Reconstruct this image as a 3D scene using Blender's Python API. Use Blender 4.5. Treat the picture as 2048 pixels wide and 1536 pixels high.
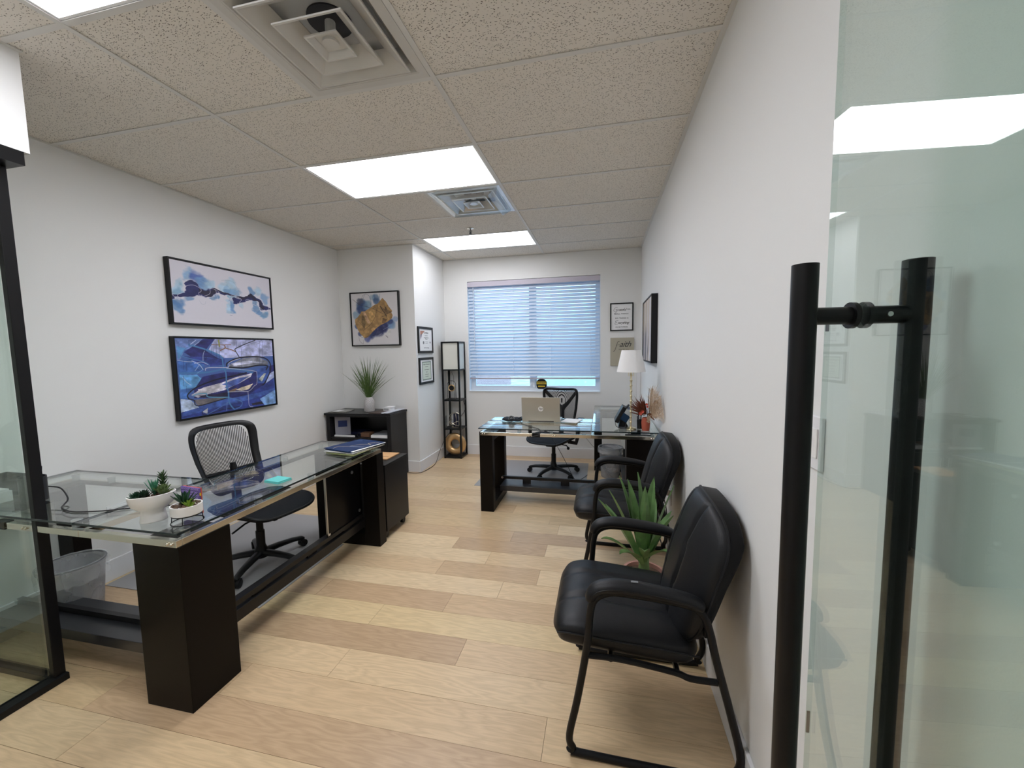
import bpy, bmesh, math, random
import numpy as np
from mathutils import Vector, Matrix
random.seed(7); np.random.seed(7)
for o in list(bpy.data.objects): bpy.data.objects.remove(o)
S = bpy.context.scene
COL = S.collection
PI = math.pi
S61 = 0.6096
CZ = 1.46469; ZC = 2.70062
XL, XR, YF = -1.182, 2.4426, 3.534
YB, XB = 2.613, -0.188
def s2l(c):
    return tuple(((v/255)/12.92 if v/255 <= .04045 else ((v/255+.055)/1.055)**2.4) for v in c[:3])
# ------------------------------------------------------------------ camera, world, exposure
def cam_setup():
    f, yaw, pitch, roll = 806.81861, -0.22148, -0.08511, -0.01705
    cy, sy = math.cos(yaw), math.sin(yaw); cp, sp = math.cos(pitch), math.sin(pitch)
    fw = Vector((sy*cp, cy*cp, sp)); rt = Vector((cy, -sy, 0)); up = rt.cross(fw)
    cr, sr = math.cos(roll), math.sin(roll)
    r2 = cr*rt+sr*up; u2 = -sr*rt+cr*up
    cd = bpy.data.cameras.new('camera'); co = bpy.data.objects.new('camera', cd); COL.objects.link(co)
    m = Matrix((( r2.x, u2.x, -fw.x, 1.96999), (r2.y, u2.y, -fw.y, -1.82421), (r2.z, u2.z, -fw.z, CZ), (0, 0, 0, 1)))
    co.matrix_world = m
    cd.sensor_fit = 'HORIZONTAL'; cd.sensor_width = 36; cd.lens = f/2048*36
    cd.clip_start = .02; cd.clip_end = 200
    S.camera = co
cam_setup()
PANEL = 15.0          # ceiling light panels
SKY = 3.6
w = bpy.data.worlds.new('overcast_sky'); S.world = w; w.use_nodes = True
nt = w.node_tree; bg = nt.nodes['Background']
tc = nt.nodes.new('ShaderNodeTexCoord'); sx = nt.nodes.new('ShaderNodeSeparateXYZ'); rp = nt.nodes.new('ShaderNodeValToRGB')
nt.links.new(tc.outputs['Generated'], sx.inputs[0]); nt.links.new(sx.outputs['Z'], rp.inputs[0]); nt.links.new(rp.outputs[0], bg.inputs[0])
rp.color_ramp.elements[0].color = (.48, .76, 1.0, 1); rp.color_ramp.elements[1].color = (.36, .64, 1.0, 1)
bg.inputs[1].default_value = SKY
S.view_settings.view_transform = 'Standard'; S.view_settings.look = 'None'
S.view_settings.gamma = 1; S.view_settings.use_curve_mapping = False
S.view_settings.exposure = 0.0
try:
    S.cycles.max_bounces = 14; S.cycles.transparent_max_bounces = 24; S.cycles.diffuse_bounces = 6; S.cycles.glossy_bounces = 5
except Exception: pass
# ------------------------------------------------------------------ materials
def newmat(name):
    m = bpy.data.materials.new(name); m.use_nodes = True
    return m, m.node_tree, m.node_tree.nodes['Principled BSDF']
def mat(name, col, rough=.5, metal=0, bump=0, bscale=200, var=0, vscale=8, spec=.5, emit=None, estr=0, trans=0):
    m, n, b = newmat(name)
    c = s2l(col) if max(col) > 1.001 else col
    b.inputs['Base Color'].default_value = (*c, 1); b.inputs['Roughness'].default_value = rough
    b.inputs['Metallic'].default_value = metal; b.inputs['Specular IOR Level'].default_value = spec
    if trans: b.inputs['Transmission Weight'].default_value = trans
    if emit:
        b.inputs['Emission Color'].default_value = (*emit, 1); b.inputs['Emission Strength'].default_value = estr
    if bump or var:
        tc = n.nodes.new('ShaderNodeTexCoord')
    if bump:
        t = n.nodes.new('ShaderNodeTexNoise'); t.inputs['Scale'].default_value = bscale; t.inputs['Detail'].default_value = 4
        n.links.new(tc.outputs['Object'], t.inputs['Vector'])
        bp = n.nodes.new('ShaderNodeBump'); bp.inputs['Strength'].default_value = bump; bp.inputs['Distance'].default_value = .002
        n.links.new(t.outputs[0], bp.inputs['Height']); n.links.new(bp.outputs[0], b.inputs['Normal'])
    if var:
        t = n.nodes.new('ShaderNodeTexNoise'); t.inputs['Scale'].default_value = vscale; t.inputs['Detail'].default_value = 5
        n.links.new(tc.outputs['Object'], t.inputs['Vector'])
        r = n.nodes.new('ShaderNodeValToRGB')
        r.color_ramp.elements[0].position = .3; r.color_ramp.elements[1].position = .7
        r.color_ramp.elements[0].color = (*[v*(1-var) for v in c], 1); r.color_ramp.elements[1].color = (*[min(1, v*(1+var)) for v in c], 1)
        n.links.new(t.outputs[0], r.inputs[0]); n.links.new(r.outputs[0], b.inputs['Base Color'])
    return m
def pane_mat(name, tint, refl=1.0, ior=1.5, rough=0.0, haze=0.0, hazecol=(.8, .8, .8)):
    """thin clear sheet: tinted see-through plus Fresnel mirror on each face"""
    m = bpy.data.materials.new(name); m.use_nodes = True; n = m.node_tree; n.nodes.clear()
    out = n.nodes.new('ShaderNodeOutputMaterial'); tr = n.nodes.new('ShaderNodeBsdfTransparent'); gl = n.nodes.new('ShaderNodeBsdfGlossy')
    mx = n.nodes.new('ShaderNodeMixShader'); fr = n.nodes.new('ShaderNodeFresnel'); ge = n.nodes.new('ShaderNodeNewGeometry')
    mr = n.nodes.new('ShaderNodeMapRange')
    n.links.new(ge.outputs['Backfacing'], mr.inputs[0]); mr.inputs[3].default_value = ior; mr.inputs[4].default_value = 1/ior
    n.links.new(mr.outputs[0], fr.inputs[0])
    mu = n.nodes.new('ShaderNodeMath'); mu.operation = 'MULTIPLY'; mu.inputs[1].default_value = refl; mu.use_clamp = True
    n.links.new(fr.outputs[0], mu.inputs[0]); n.links.new(mu.outputs[0], mx.inputs[0])
    tr.inputs[0].default_value = (*tint, 1); gl.inputs[0].default_value = (1, 1, 1, 1); gl.inputs['Roughness'].default_value = rough
    last = tr
    if haze:
        df = n.nodes.new('ShaderNodeBsdfDiffuse'); df.inputs[0].default_value = (*hazecol, 1)
        m2 = n.nodes.new('ShaderNodeMixShader'); m2.inputs[0].default_value = haze
        n.links.new(tr.outputs[0], m2.inputs[1]); n.links.new(df.outputs[0], m2.inputs[2]); last = m2
    n.links.new(last.outputs[0], mx.inputs[1]); n.links.new(gl.outputs[0], mx.inputs[2]); n.links.new(mx.outputs[0], out.inputs[0])
    return m
def emis(name, col, st):
    m = bpy.data.materials.new(name); m.use_nodes = True; n = m.node_tree; n.nodes.clear()
    out = n.nodes.new('ShaderNodeOutputMaterial'); e = n.nodes.new('ShaderNodeEmission')
    e.inputs[0].default_value = (*col, 1); e.inputs[1].default_value = st; n.links.new(e.outputs[0], out.inputs[0]); return m
def tile_mat():
    m, n, b = newmat('mineral_fibre_tile')
    g = n.nodes.new('ShaderNodeNewGeometry')
    def vor(scale, thr, rot, anis):
        mp = n.nodes.new('ShaderNodeMapping'); mp.inputs['Rotation'].default_value = (0, 0, rot); mp.inputs['Scale'].default_value = (1, anis, 1)
        n.links.new(g.outputs['Position'], mp.inputs[0])
        ns = n.nodes.new('ShaderNodeTexVoronoi'); ns.inputs['Scale'].default_value = scale; ns.inputs['Randomness'].default_value = 1
        n.links.new(mp.outputs[0], ns.inputs['Vector'])
        mr = n.nodes.new('ShaderNodeMapRange'); mr.inputs[1].default_value = thr*.6; mr.inputs[2].default_value = thr; n.links.new(ns.outputs['Distance'], mr.inputs[0])
        # only some cells carry a pit
        sp = n.nodes.new('ShaderNodeSeparateColor'); n.links.new(ns.outputs['Color'], sp.inputs[0])
        gt = n.nodes.new('ShaderNodeMath'); gt.operation = 'LESS_THAN'; gt.inputs[1].default_value = .55; n.links.new(sp.outputs[0], gt.inputs[0])
        mx = n.nodes.new('ShaderNodeMath'); mx.operation = 'MAXIMUM'; n.links.new(mr.outputs[0], mx.inputs[0]); n.links.new(gt.outputs[0], mx.inputs[1])
        return mx
    a = vor(72, .27, .5, 2.2); c = vor(110, .30, -.7, 1.7); d = vor(60, .22, 1.3, 2.4)
    m1 = n.nodes.new('ShaderNodeMath'); m1.operation = 'MULTIPLY'; n.links.new(a.outputs[0], m1.inputs[0]); n.links.new(c.outputs[0], m1.inputs[1])
    m2 = n.nodes.new('ShaderNodeMath'); m2.operation = 'MULTIPLY'; n.links.new(m1.outputs[0], m2.inputs[0]); n.links.new(d.outputs[0], m2.inputs[1])
    r = n.nodes.new('ShaderNodeMix'); r.data_type = 'RGBA'; r.inputs[6].default_value = (*s2l((92, 84, 74)), 1); r.inputs[7].default_value = (*s2l((226, 221, 212)), 1)
    n.links.new(m2.outputs[0], r.inputs[0]); n.links.new(r.outputs[2], b.inputs['Base Color'])
    bp = n.nodes.new('ShaderNodeBump'); bp.inputs['Distance'].default_value = .002; bp.inputs['Strength'].default_value = .6
    n.links.new(m2.outputs[0], bp.inputs['Height']); n.links.new(bp.outputs[0], b.inputs['Normal'])
    b.inputs['Roughness'].default_value = .95; b.inputs['Specular IOR Level'].default_value = .1
    return m
def plank_mat():
    m, n, b = newmat('oak_plank')
    g = n.nodes.new('ShaderNodeNewGeometry'); oi = n.nodes.new('ShaderNodeObjectInfo')
    sc = n.nodes.new('ShaderNodeVectorMath'); sc.operation = 'SCALE'; cb = n.nodes.new('ShaderNodeCombineXYZ')
    n.links.new(oi.outputs['Random'], cb.inputs[0]); n.links.new(oi.outputs['Random'], cb.inputs[1])
    n.links.new(cb.outputs[0], sc.inputs[0]); sc.inputs['Scale'].default_value = 53
    ad = n.nodes.new('ShaderNodeVectorMath'); ad.operation = 'ADD'; n.links.new(g.outputs['Position'], ad.inputs[0]); n.links.new(sc.outputs[0], ad.inputs[1])
    mp = n.nodes.new('ShaderNodeMapping'); mp.inputs['Scale'].default_value = (1.0, 7, 1); n.links.new(ad.outputs[0], mp.inputs[0])
    no = n.nodes.new('ShaderNodeTexNoise'); no.inputs['Scale'].default_value = 1.7; no.inputs['Detail'].default_value = 3; n.links.new(mp.outputs[0], no.inputs['Vector'])
    ma = n.nodes.new('ShaderNodeMath'); ma.operation = 'MULTIPLY'; ma.inputs[1].default_value = 22; n.links.new(no.outputs[0], ma.inputs[0])
    fr = n.nodes.new('ShaderNodeMath'); fr.operation = 'PINGPONG'; fr.inputs[1].default_value = 1; n.links.new(ma.outputs[0], fr.inputs[0])
    mp2 = n.nodes.new('ShaderNodeMapping'); mp2.inputs['Scale'].default_value = (5, 120, 1); n.links.new(ad.outputs[0], mp2.inputs[0])
    n2 = n.nodes.new('ShaderNodeTexNoise'); n2.inputs['Scale'].default_value = 2.0; n2.inputs['Detail'].default_value = 6; n.links.new(mp2.outputs[0], n2.inputs['Vector'])
    mxv = n.nodes.new('ShaderNodeMix'); mxv.data_type = 'FLOAT'; mxv.inputs[0].default_value = .62; n.links.new(fr.outputs[0], mxv.inputs[2]); n.links.new(n2.outputs[0], mxv.inputs[3])
    r = n.nodes.new('ShaderNodeValToRGB'); n.links.new(mxv.outputs[0], r.inputs[0])
    r.color_ramp.elements[0].position = .1; r.color_ramp.elements[0].color = (.80, .78, .75, 1)
    r.color_ramp.elements[1].position = .8; r.color_ramp.elements[1].color = (1.08, 1.08, 1.08, 1)
    mm = n.nodes.new('ShaderNodeMix'); mm.data_type = 'RGBA'; mm.blend_type = 'MULTIPLY'; mm.inputs[0].default_value = 1
    n.links.new(oi.outputs['Color'], mm.inputs[6]); n.links.new(r.outputs[0], mm.inputs[7]); n.links.new(mm.outputs[2], b.inputs['Base Color'])
    b.inputs['Roughness'].default_value = .34; b.inputs['Specular IOR Level'].default_value = .45
    bp = n.nodes.new('ShaderNodeBump'); bp.inputs['Distance'].default_value = .0006; bp.inputs['Strength'].default_value = .35
    n.links.new(n2.outputs[0], bp.inputs['Height']); n.links.new(bp.outputs[0], b.inputs['Normal'])
    return m
def stripe_mat(name, ca, cb_, scale, rough=.6, kind='chevron'):
    m, n, b = newmat(name)
    tc = n.nodes.new('ShaderNodeTexCoord'); sx = n.nodes.new('ShaderNodeSeparateXYZ'); n.links.new(tc.outputs['Object'], sx.inputs[0])
    at = n.nodes.new('ShaderNodeMath'); at.operation = 'ARCTAN2'; n.links.new(sx.outputs[0], at.inputs[0]); n.links.new(sx.outputs[1], at.inputs[1])
    m1 = n.nodes.new('ShaderNodeMath'); m1.operation = 'MULTIPLY'; m1.inputs[1].default_value = 1.6; n.links.new(at.outputs[0], m1.inputs[0])
    pp = n.nodes.new('ShaderNodeMath'); pp.operation = 'PINGPONG'; pp.inputs[1].default_value = 1; n.links.new(m1.outputs[0], pp.inputs[0])
    m2 = n.nodes.new('ShaderNodeMath'); m2.operation = 'MULTIPLY_ADD'; m2.inputs[1].default_value = .022; n.links.new(pp.outputs[0], m2.inputs[0]); n.links.new(sx.outputs[2], m2.inputs[2])
    m3 = n.nodes.new('ShaderNodeMath'); m3.operation = 'MULTIPLY'; m3.inputs[1].default_value = scale; n.links.new(m2.outputs[0], m3.inputs[0])
    p2 = n.nodes.new('ShaderNodeMath'); p2.operation = 'FRACT'; n.links.new(m3.outputs[0], p2.inputs[0])
    gt = n.nodes.new('ShaderNodeMath'); gt.operation = 'GREATER_THAN'; gt.inputs[1].default_value = .6; n.links.new(p2.outputs[0], gt.inputs[0])
    mx = n.nodes.new('ShaderNodeMix'); mx.data_type = 'RGBA'; mx.inputs[6].default_value = (*s2l(ca), 1); mx.inputs[7].default_value = (*s2l(cb_), 1)
    n.links.new(gt.outputs[0], mx.inputs[0]); n.links.new(mx.outputs[2], b.inputs['Base Color']); b.inputs['Roughness'].default_value = rough
    return m
def vcol_mat(name, rough=.6):
    m, n, b = newmat(name)
    a = n.nodes.new('ShaderNodeVertexColor'); a.layer_name = 'paint'; n.links.new(a.outputs[0], b.inputs['Base Color']); b.inputs['Roughness'].default_value = rough
    tc = n.nodes.new('ShaderNodeTexCoord'); t = n.nodes.new('ShaderNodeTexNoise'); t.inputs['Scale'].default_value = 500
    n.links.new(tc.outputs['Object'], t.inputs['Vector']); bp = n.nodes.new('ShaderNodeBump'); bp.inputs['Strength'].default_value = .15; bp.inputs['Distance'].default_value = .001
    n.links.new(t.outputs[0], bp.inputs['Height']); n.links.new(bp.outputs[0], b.inputs['Normal'])
    return m
def mesh_fabric(name, col, hole):
    m = bpy.data.materials.new(name); m.use_nodes = True; n = m.node_tree; n.nodes.clear()
    out = n.nodes.new('ShaderNodeOutputMaterial'); tr = n.nodes.new('ShaderNodeBsdfTransparent'); d = n.nodes.new('ShaderNodeBsdfPrincipled')
    d.inputs['Base Color'].default_value = (*s2l(col), 1); d.inputs['Roughness'].default_value = .8
    tc = n.nodes.new('ShaderNodeTexCoord'); sx = n.nodes.new('ShaderNodeSeparateXYZ'); n.links.new(tc.outputs['Object'], sx.inputs[0])
    res = []
    for k in (0, 2):
        a = n.nodes.new('ShaderNodeMath'); a.operation = 'MULTIPLY'; a.inputs[1].default_value = 330; n.links.new(sx.outputs[k], a.inputs[0])
        f = n.nodes.new('ShaderNodeMath'); f.operation = 'FRACT'; n.links.new(a.outputs[0], f.inputs[0])
        g = n.nodes.new('ShaderNodeMath'); g.operation = 'LESS_THAN'; g.inputs[1].default_value = hole; n.links.new(f.outputs[0], g.inputs[0]); res.append(g)
    mu = n.nodes.new('ShaderNodeMath'); mu.operation = 'MULTIPLY'; n.links.new(res[0].outputs[0], mu.inputs[0]); n.links.new(res[1].outputs[0], mu.inputs[1])
    mx = n.nodes.new('ShaderNodeMixShader'); n.links.new(mu.outputs[0], mx.inputs[0]); n.links.new(d.outputs[0], mx.inputs[1]); n.links.new(tr.outputs[0], mx.inputs[2])
    n.links.new(mx.outputs[0], out.inputs[0]); return m
def liner_mat(name, op, col=(.75, .77, .8), sc=14):
    m = bpy.data.materials.new(name); m.use_nodes = True; n = m.node_tree; n.nodes.clear()
    out = n.nodes.new('ShaderNodeOutputMaterial'); tr = n.nodes.new('ShaderNodeBsdfTransparent'); d = n.nodes.new('ShaderNodeBsdfPrincipled')
    d.inputs['Base Color'].default_value = (*col, 1); d.inputs['Roughness'].default_value = .25
    tc = n.nodes.new('ShaderNodeTexCoord'); t = n.nodes.new('ShaderNodeTexNoise'); t.inputs['Scale'].default_value = sc; t.inputs['Detail'].default_value = 3; t.inputs['Distortion'].default_value = 2
    n.links.new(tc.outputs['Object'], t.inputs['Vector'])
    mr = n.nodes.new('ShaderNodeMapRange'); mr.inputs[1].default_value = .35; mr.inputs[2].default_value = .7; mr.inputs[3].default_value = op*.7; mr.inputs[4].default_value = min(1, op*1.4)
    n.links.new(t.outputs[0], mr.inputs[0])
    mx = n.nodes.new('ShaderNodeMixShader'); n.links.new(mr.outputs[0], mx.inputs[0]); n.links.new(tr.outputs[0], mx.inputs[1]); n.links.new(d.outputs[0], mx.inputs[2]); n.links.new(mx.outputs[0], out.inputs[0]); return m
def slat_mat():
    m = bpy.data.materials.new('blind_slat'); m.use_nodes = True; n = m.node_tree; n.nodes.clear()
    out = n.nodes.new('ShaderNodeOutputMaterial'); d = n.nodes.new('ShaderNodeBsdfPrincipled'); t = n.nodes.new('ShaderNodeBsdfTranslucent')
    d.inputs['Base Color'].default_value = (.62, .68, .76, 1); d.inputs['Roughness'].default_value = .4; t.inputs[0].default_value = (.72, .83, .95, 1)
    mx = n.nodes.new('ShaderNodeMixShader'); mx.inputs[0].default_value = .18
    n.links.new(d.outputs[0], mx.inputs[1]); n.links.new(t.outputs[0], mx.inputs[2]); n.links.new(mx.outputs[0], out.inputs[0]); return m
def brick_mat():
    m, n, b = newmat('far_brickwork')
    g = n.nodes.new('ShaderNodeTexCoord'); mp = n.nodes.new('ShaderNodeMapping'); mp.inputs['Rotation'].default_value = (PI/2, 0, 0)
    n.links.new(g.outputs['Object'], mp.inputs[0]); t = n.nodes.new('ShaderNodeTexBrick'); n.links.new(mp.outputs[0], t.inputs[0])
    t.inputs['Scale'].default_value = 4; t.inputs['Color1'].default_value = (.52, .34, .33, 1); t.inputs['Color2'].default_value = (.44, .28, .28, 1); t.inputs['Mortar'].default_value = (.6, .5, .48, 1)
    n.links.new(t.outputs[0], b.inputs['Base Color']); return m

M = {}
M['wall'] = mat('wall_paint', (.76, .76, .745), .55, bump=.10, bscale=260, spec=.35)
M['ceil'] = tile_mat()
M['grid'] = mat('grid_enamel', (.66, .65, .62), .45)
M['grid_shadow'] = mat('plenum_dark', (.05, .05, .05), .9)
M['trim'] = mat('trim_paint', (.76, .76, .77), .4)
M['plank'] = plank_mat()
M['sub'] = mat('subfloor', (.10, .07, .045), .9)
M['blackmetal'] = mat('black_powder_coat', (.006, .006, .0065), .38, spec=0.25)
M['lam'] = mat('espresso_laminate', (.0055, .0042, .0034), .35, bump=.06, bscale=90, spec=0.12)
M['lam_gloss'] = mat('black_laminate_sheen', (.022, .022, .026), .30, spec=.6)
M['lam2'] = mat('black_laminate', (.008, .0075, .008), .33, bump=.05, bscale=90, spec=0.28)
M['gloss'] = mat('black_gloss_panel', (.004, .004, .005), .22, spec=0.12)
M['desk_glass'] = pane_mat('desk_glass', (.93, .965, .95), 1.0, 1.52)
M['glass_edge'] = mat('desk_glass_edge', (.010, .020, .024), .12)
M['door_glass'] = pane_mat('door_glass', (.86, .92, .895), 1.25, 1.52)
M['door_edge'] = pane_mat('door_glass_edge', (.80, .88, .85), 1.0, 1.52, .1, .18, (.45, .60, .56))
M['part_glass'] = pane_mat('partition_glass', (.93, .97, .95), 1.0, 1.52)
M['win_glass'] = pane_mat('window_glass', (.95, .98, .98), .8, 1.5)
M['chrome'] = mat('polished_steel', (.72, .68, .60), .14, 1)
M['steel'] = mat('satin_steel', (.6, .6, .6), .3, 1)
M['clear'] = pane_mat('acrylic_spacer', (.80, .86, .88), 2.2, 1.5, .05, .08)
M['leather'] = mat('black_leather', (.0065, .007, .0085), .44, bump=.25, bscale=420, spec=0.32)
M['leather_side'] = mat('black_vinyl_side', (.005, .005, .0055), .5, bump=.2, bscale=300, spec=0.2)
M['plastic'] = mat('black_plastic', (.007, .007, .0075), .42, spec=0.28)
M['fabric'] = mat('black_seat_mesh', (.008, .0085, .011), .75, bump=.5, bscale=900, spec=0.2)
M['thread'] = mat('black_thread', (.012, .012, .013), .7)
M['netting'] = mesh_fabric('back_netting', (16, 17, 20), .66)
M['white'] = mat('white_ceramic', (.82, .81, .79), .3)
M['paper'] = mat('white_paper', (.80, .80, .80), .7)
M['art'] = vcol_mat('canvas_print')
M['slat'] = slat_mat()
M['vinyl'] = mat('white_vinyl', (.75, .78, .82), .35)
M['brick'] = brick_mat()
M['asphalt'] = mat('pale_pavement', (.55, .58, .60), .9, var=.3, vscale=2)
M['hedge'] = mat('hedge_leaf', (.55, .66, .58), .8)
M['mat_grey'] = mat('grey_floor_mat', (148, 146, 146), .45, bump=.1)
M['gold'] = mat('brushed_gold', (.66, .44, .22), .36, .85)
M['brass'] = mat('pale_brass', (.78, .70, .48), .28, 1)
M['shade_l'] = mat('linen_shade', (.66, .66, .60), .85, bump=.3, bscale=500)
M['rail_mauve'] = mat('rail_mauve_white', (186, 178, 188), .4)
M['shade_w'] = mat('white_fabric_shade', (.80, .80, .80), .85, bump=.2, bscale=500)
M['navy'] = mat('navy_card', (14, 42, 84), .5, spec=0.2)
M['navy_dark'] = mat('dark_navy_card', (22, 26, 56), .6, spec=0.2)
M['tan'] = mat('tan_card', (196, 152, 104), .65)
M['brownbox'] = mat('brown_box', (110, 78, 56), .6)
M['brown'] = mat('dark_brown_folder', (62, 46, 38), .5)
M['teal'] = mat('teal_note_paper', (92, 186, 182), .7)
M['cord'] = mat('black_cord', (.01, .01, .012), .5)
M['bin'] = liner_mat('smoked_bin_plastic', .62, (.30, .30, .31), 3)
M['liner'] = liner_mat('clear_bin_liner', .24, (.75, .77, .8), 7)
M['grass'] = mat('grass_green', (78, 104, 48), .5, var=.35, vscale=20)
M['grasstip'] = mat('grass_dull', (84, 96, 70), .6)
M['succ1'] = mat('succulent_deep_green', (22, 66, 40), .5, var=.3, vscale=60)
M['succ2'] = mat('succulent_teal_green', (60, 128, 96), .5, var=.3, vscale=60)
M['succ3'] = mat('succulent_olive', (96, 118, 70), .5, var=.3, vscale=60)
M['succ4'] = mat('succulent_lime', (128, 160, 48), .5, var=.3, vscale=60)
M['agave'] = mat('agave_leaf', (104, 138, 84), .42, var=.35, vscale=14)
M['pebble'] = mat('brown_pebble', (96, 74, 58), .7, var=.4, vscale=90)
M['terra'] = mat('terracotta', (168, 82, 60), .65)
M['pink'] = mat('blush_pot', (186, 140, 126), .6)
M['rust'] = mat('dried_rust_leaf', (112, 58, 38), .7, var=.4, vscale=40)
M['coral'] = mat('coral_petal', (196, 84, 62), .6)
M['plum'] = mat('plum_petal', (92, 34, 34), .6)
M['pampas'] = mat('pampas_plume', (216, 194, 168), .8)
M['laptop'] = mat('champagne_aluminium', (.46, .44, .39), .38, .75)
M['screenblue'] = mat('phone_panel_blue', (28, 52, 78), .25)
M['grey'] = mat('grey_plastic', (120, 122, 124), .45)
M['midgrey'] = mat('stand_grey', (70, 72, 74), .45)
M['darkgrey'] = mat('dark_grey_plastic', (36, 37, 40), .45, spec=0.35)
M['yellow'] = mat('yellow_sticker', (222, 186, 40), .5)
M['yellowgreen'] = mat('yellow_green_bud', (188, 204, 52), .5)
M['green'] = mat('stem_green', (70, 104, 44), .5)
M['purple'] = mat('purple_cover', (104, 84, 156), .55)
M['lilac'] = mat('lilac_print', (176, 158, 214), .55)
M['chevron'] = stripe_mat('chevron_vase', (214, 212, 210), (100, 96, 94), 95)
M['ink'] = mat('print_ink', (52, 52, 54), .7)
M['canvas_tan'] = mat('oatmeal_canvas', (172, 166, 148), .8, bump=.3, bscale=500)
M['duct'] = mat('duct_dark', (.03, .03, .034), .6)
M['vent'] = mat('vent_enamel', (.60, .585, .55), .38)
M['vent_shiny'] = mat('vent_clear_plastic', (.62, .66, .68), .12, .35)
M['panel'] = emis('light_panel', (.93, .94, 1.0), PANEL)
M['panel_far'] = emis('far_light_panel', (.93, .94, 1.0), PANEL*.55)
M['lightframe'] = mat('light_frame', (.85, .85, .85), .4)
M['candle'] = mat('navy_candle', (26, 28, 52), .5)
M['silverwire'] = mat('champagne_wire', (.66, .60, .48), .3, 1)
M['smoke'] = pane_mat('clear_tumbler', (.88, .9, .9), 1, 1.45)
M['copper'] = mat('rose_pink_pen', (190, 130, 116), .5)

# ------------------------------------------------------------------ geometry helpers
class B:
    """collects shapes into one bmesh"""
    def __init__(s): s.bm = bmesh.new(); s.mi = 0
    def face(s, vs):
        try: f = s.bm.faces.new(vs); f.material_index = s.mi; return f
        except ValueError: return None
    def box(s, x0, x1, y0, y1, z0, z1, bev=0, m=None, rot=None, c=None):
        b = s.bm; n0 = len(b.verts)
        P = [(x0, y0, z0), (x1, y0, z0), (x1, y1, z0), (x0, y1, z0), (x0, y0, z1), (x1, y0, z1), (x1, y1, z1), (x0, y1, z1)]
        v = [b.verts.new(p) for p in P]
        fs = [s.face([v[i] for i in q]) for q in ((0, 3, 2, 1), (4, 5, 6, 7), (0, 1, 5, 4), (1, 2, 6, 5), (2, 3, 7, 6), (3, 0, 4, 7))]
        if bev:
            es = list({e for f in fs for e in f.edges})
            r = bmesh.ops.bevel(b, geom=es, offset=bev, segments=2, affect='EDGES', profile=.5)
            for f in r['faces']: f.material_index = s.mi
        if rot is not None or m is not None:
            M4 = m if m is not None else Matrix.Translation(Vector(c)) @ rot @ Matrix.Translation(-Vector(c))
            bmesh.ops.transform(b, matrix=M4, verts=list(b.verts)[n0:])
        return s
    def tube(s, pts, r, n=8, closed=False, flat=1.0, cap=True, up=None):
        pts = [Vector(p) for p in pts]; N = len(pts); rings = []; prev = None
        for i, p in enumerate(pts):
            a = pts[(i-1) % N] if (closed or i > 0) else p; c = pts[(i+1) % N] if (closed or i < N-1) else p
            t = (c-a)
            if t.length < 1e-9: t = Vector((0, 0, 1))
            t.normalize()
            if prev is None:
                h = Vector(up) if up else (Vector((0, 0, 1)) if abs(t.z) < .9 else Vector((1, 0, 0)))
                u = t.cross(h).normalized()
            else: u = (prev-t*prev.dot(t)).normalized()
            prev = u; w2 = t.cross(u); rr = r[i] if isinstance(r, (list, tuple)) else r
            rings.append([s.bm.verts.new(p+u*math.cos(2*PI*k/n)*rr+w2*math.sin(2*PI*k/n)*rr*flat) for k in range(n)])
        R = N if closed else N-1
        for i in range(R):
            A, C = rings[i], rings[(i+1) % N]
            for k in range(n): s.face([A[k], A[(k+1) % n], C[(k+1) % n], C[k]])
        if not closed and cap:
            s.face(rings[0][::-1]); s.face(rings[-1])
        return s
    def lathe(s, prof, c=(0, 0, 0), n=24, sx=1, sy=1, m=None):
        rings = []; n0 = len(s.bm.verts)
        for r, z in prof:
            if r < 1e-6: rings.append([s.bm.verts.new((c[0], c[1], c[2]+z))])
            else: rings.append([s.bm.verts.new((c[0]+r*sx*math.cos(2*PI*k/n), c[1]+r*sy*math.sin(2*PI*k/n), c[2]+z)) for k in range(n)])
        for A, C in zip(rings, rings[1:]):
            if len(A) == 1 and len(C) == 1: continue
            for k in range(n):
                k2 = (k+1) % n
                if len(A) == 1: s.face([A[0], C[k2], C[k]])
                elif len(C) == 1: s.face([A[k], A[k2], C[0]])
                else: s.face([A[k], A[k2], C[k2], C[k]])
        if m is not None: bmesh.ops.transform(s.bm, matrix=m, verts=list(s.bm.verts)[n0:])
        return s
    def cyl(s, c, r, h, n=16, axis='z', r2=None):
        n0 = len(s.bm.verts); r2 = r if r2 is None else r2
        s.lathe([(0, 0), (r, 0), (r2, h), (0, h)], (0, 0, 0), n)
        R = Matrix.Identity(4) if axis == 'z' else (Matrix.Rotation(PI/2, 4, 'Y') if axis == 'x' else Matrix.Rotation(-PI/2, 4, 'X'))
        bmesh.ops.transform(s.bm, matrix=Matrix.Translation(Vector(c)) @ R, verts=list(s.bm.verts)[n0:]); return s
    def prism(s, poly, a, b_, ax='z'):
        def P(p, h): return (p[0], p[1], h) if ax == 'z' else ((p[0], h, p[1]) if ax == 'y' else (h, p[0], p[1]))
        A = [s.bm.verts.new(P(p, a)) for p in poly]; C = [s.bm.verts.new(P(p, b_)) for p in poly]; n = len(poly)
        s.face(A[::-1]); s.face(C)
        for k in range(n): s.face([A[k], A[(k+1) % n], C[(k+1) % n], C[k]])
        return s
    def quad(s, *ps): s.face([s.bm.verts.new(p) for p in ps]); return s
    def grid(s, fn, nu, nv, closeu=False, flip=False):
        V = [[s.bm.verts.new(fn(i/nu, j/nv)) for j in range(nv+1)] for i in range(nu+(0 if closeu else 1))]
        for i in range(nu):
            for j in range(nv):
                a = V[i]; b2 = V[(i+1) % len(V)]
                q = [a[j], b2[j], b2[j+1], a[j+1]]; s.face(q[::-1] if flip else q)
        return V
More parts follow.
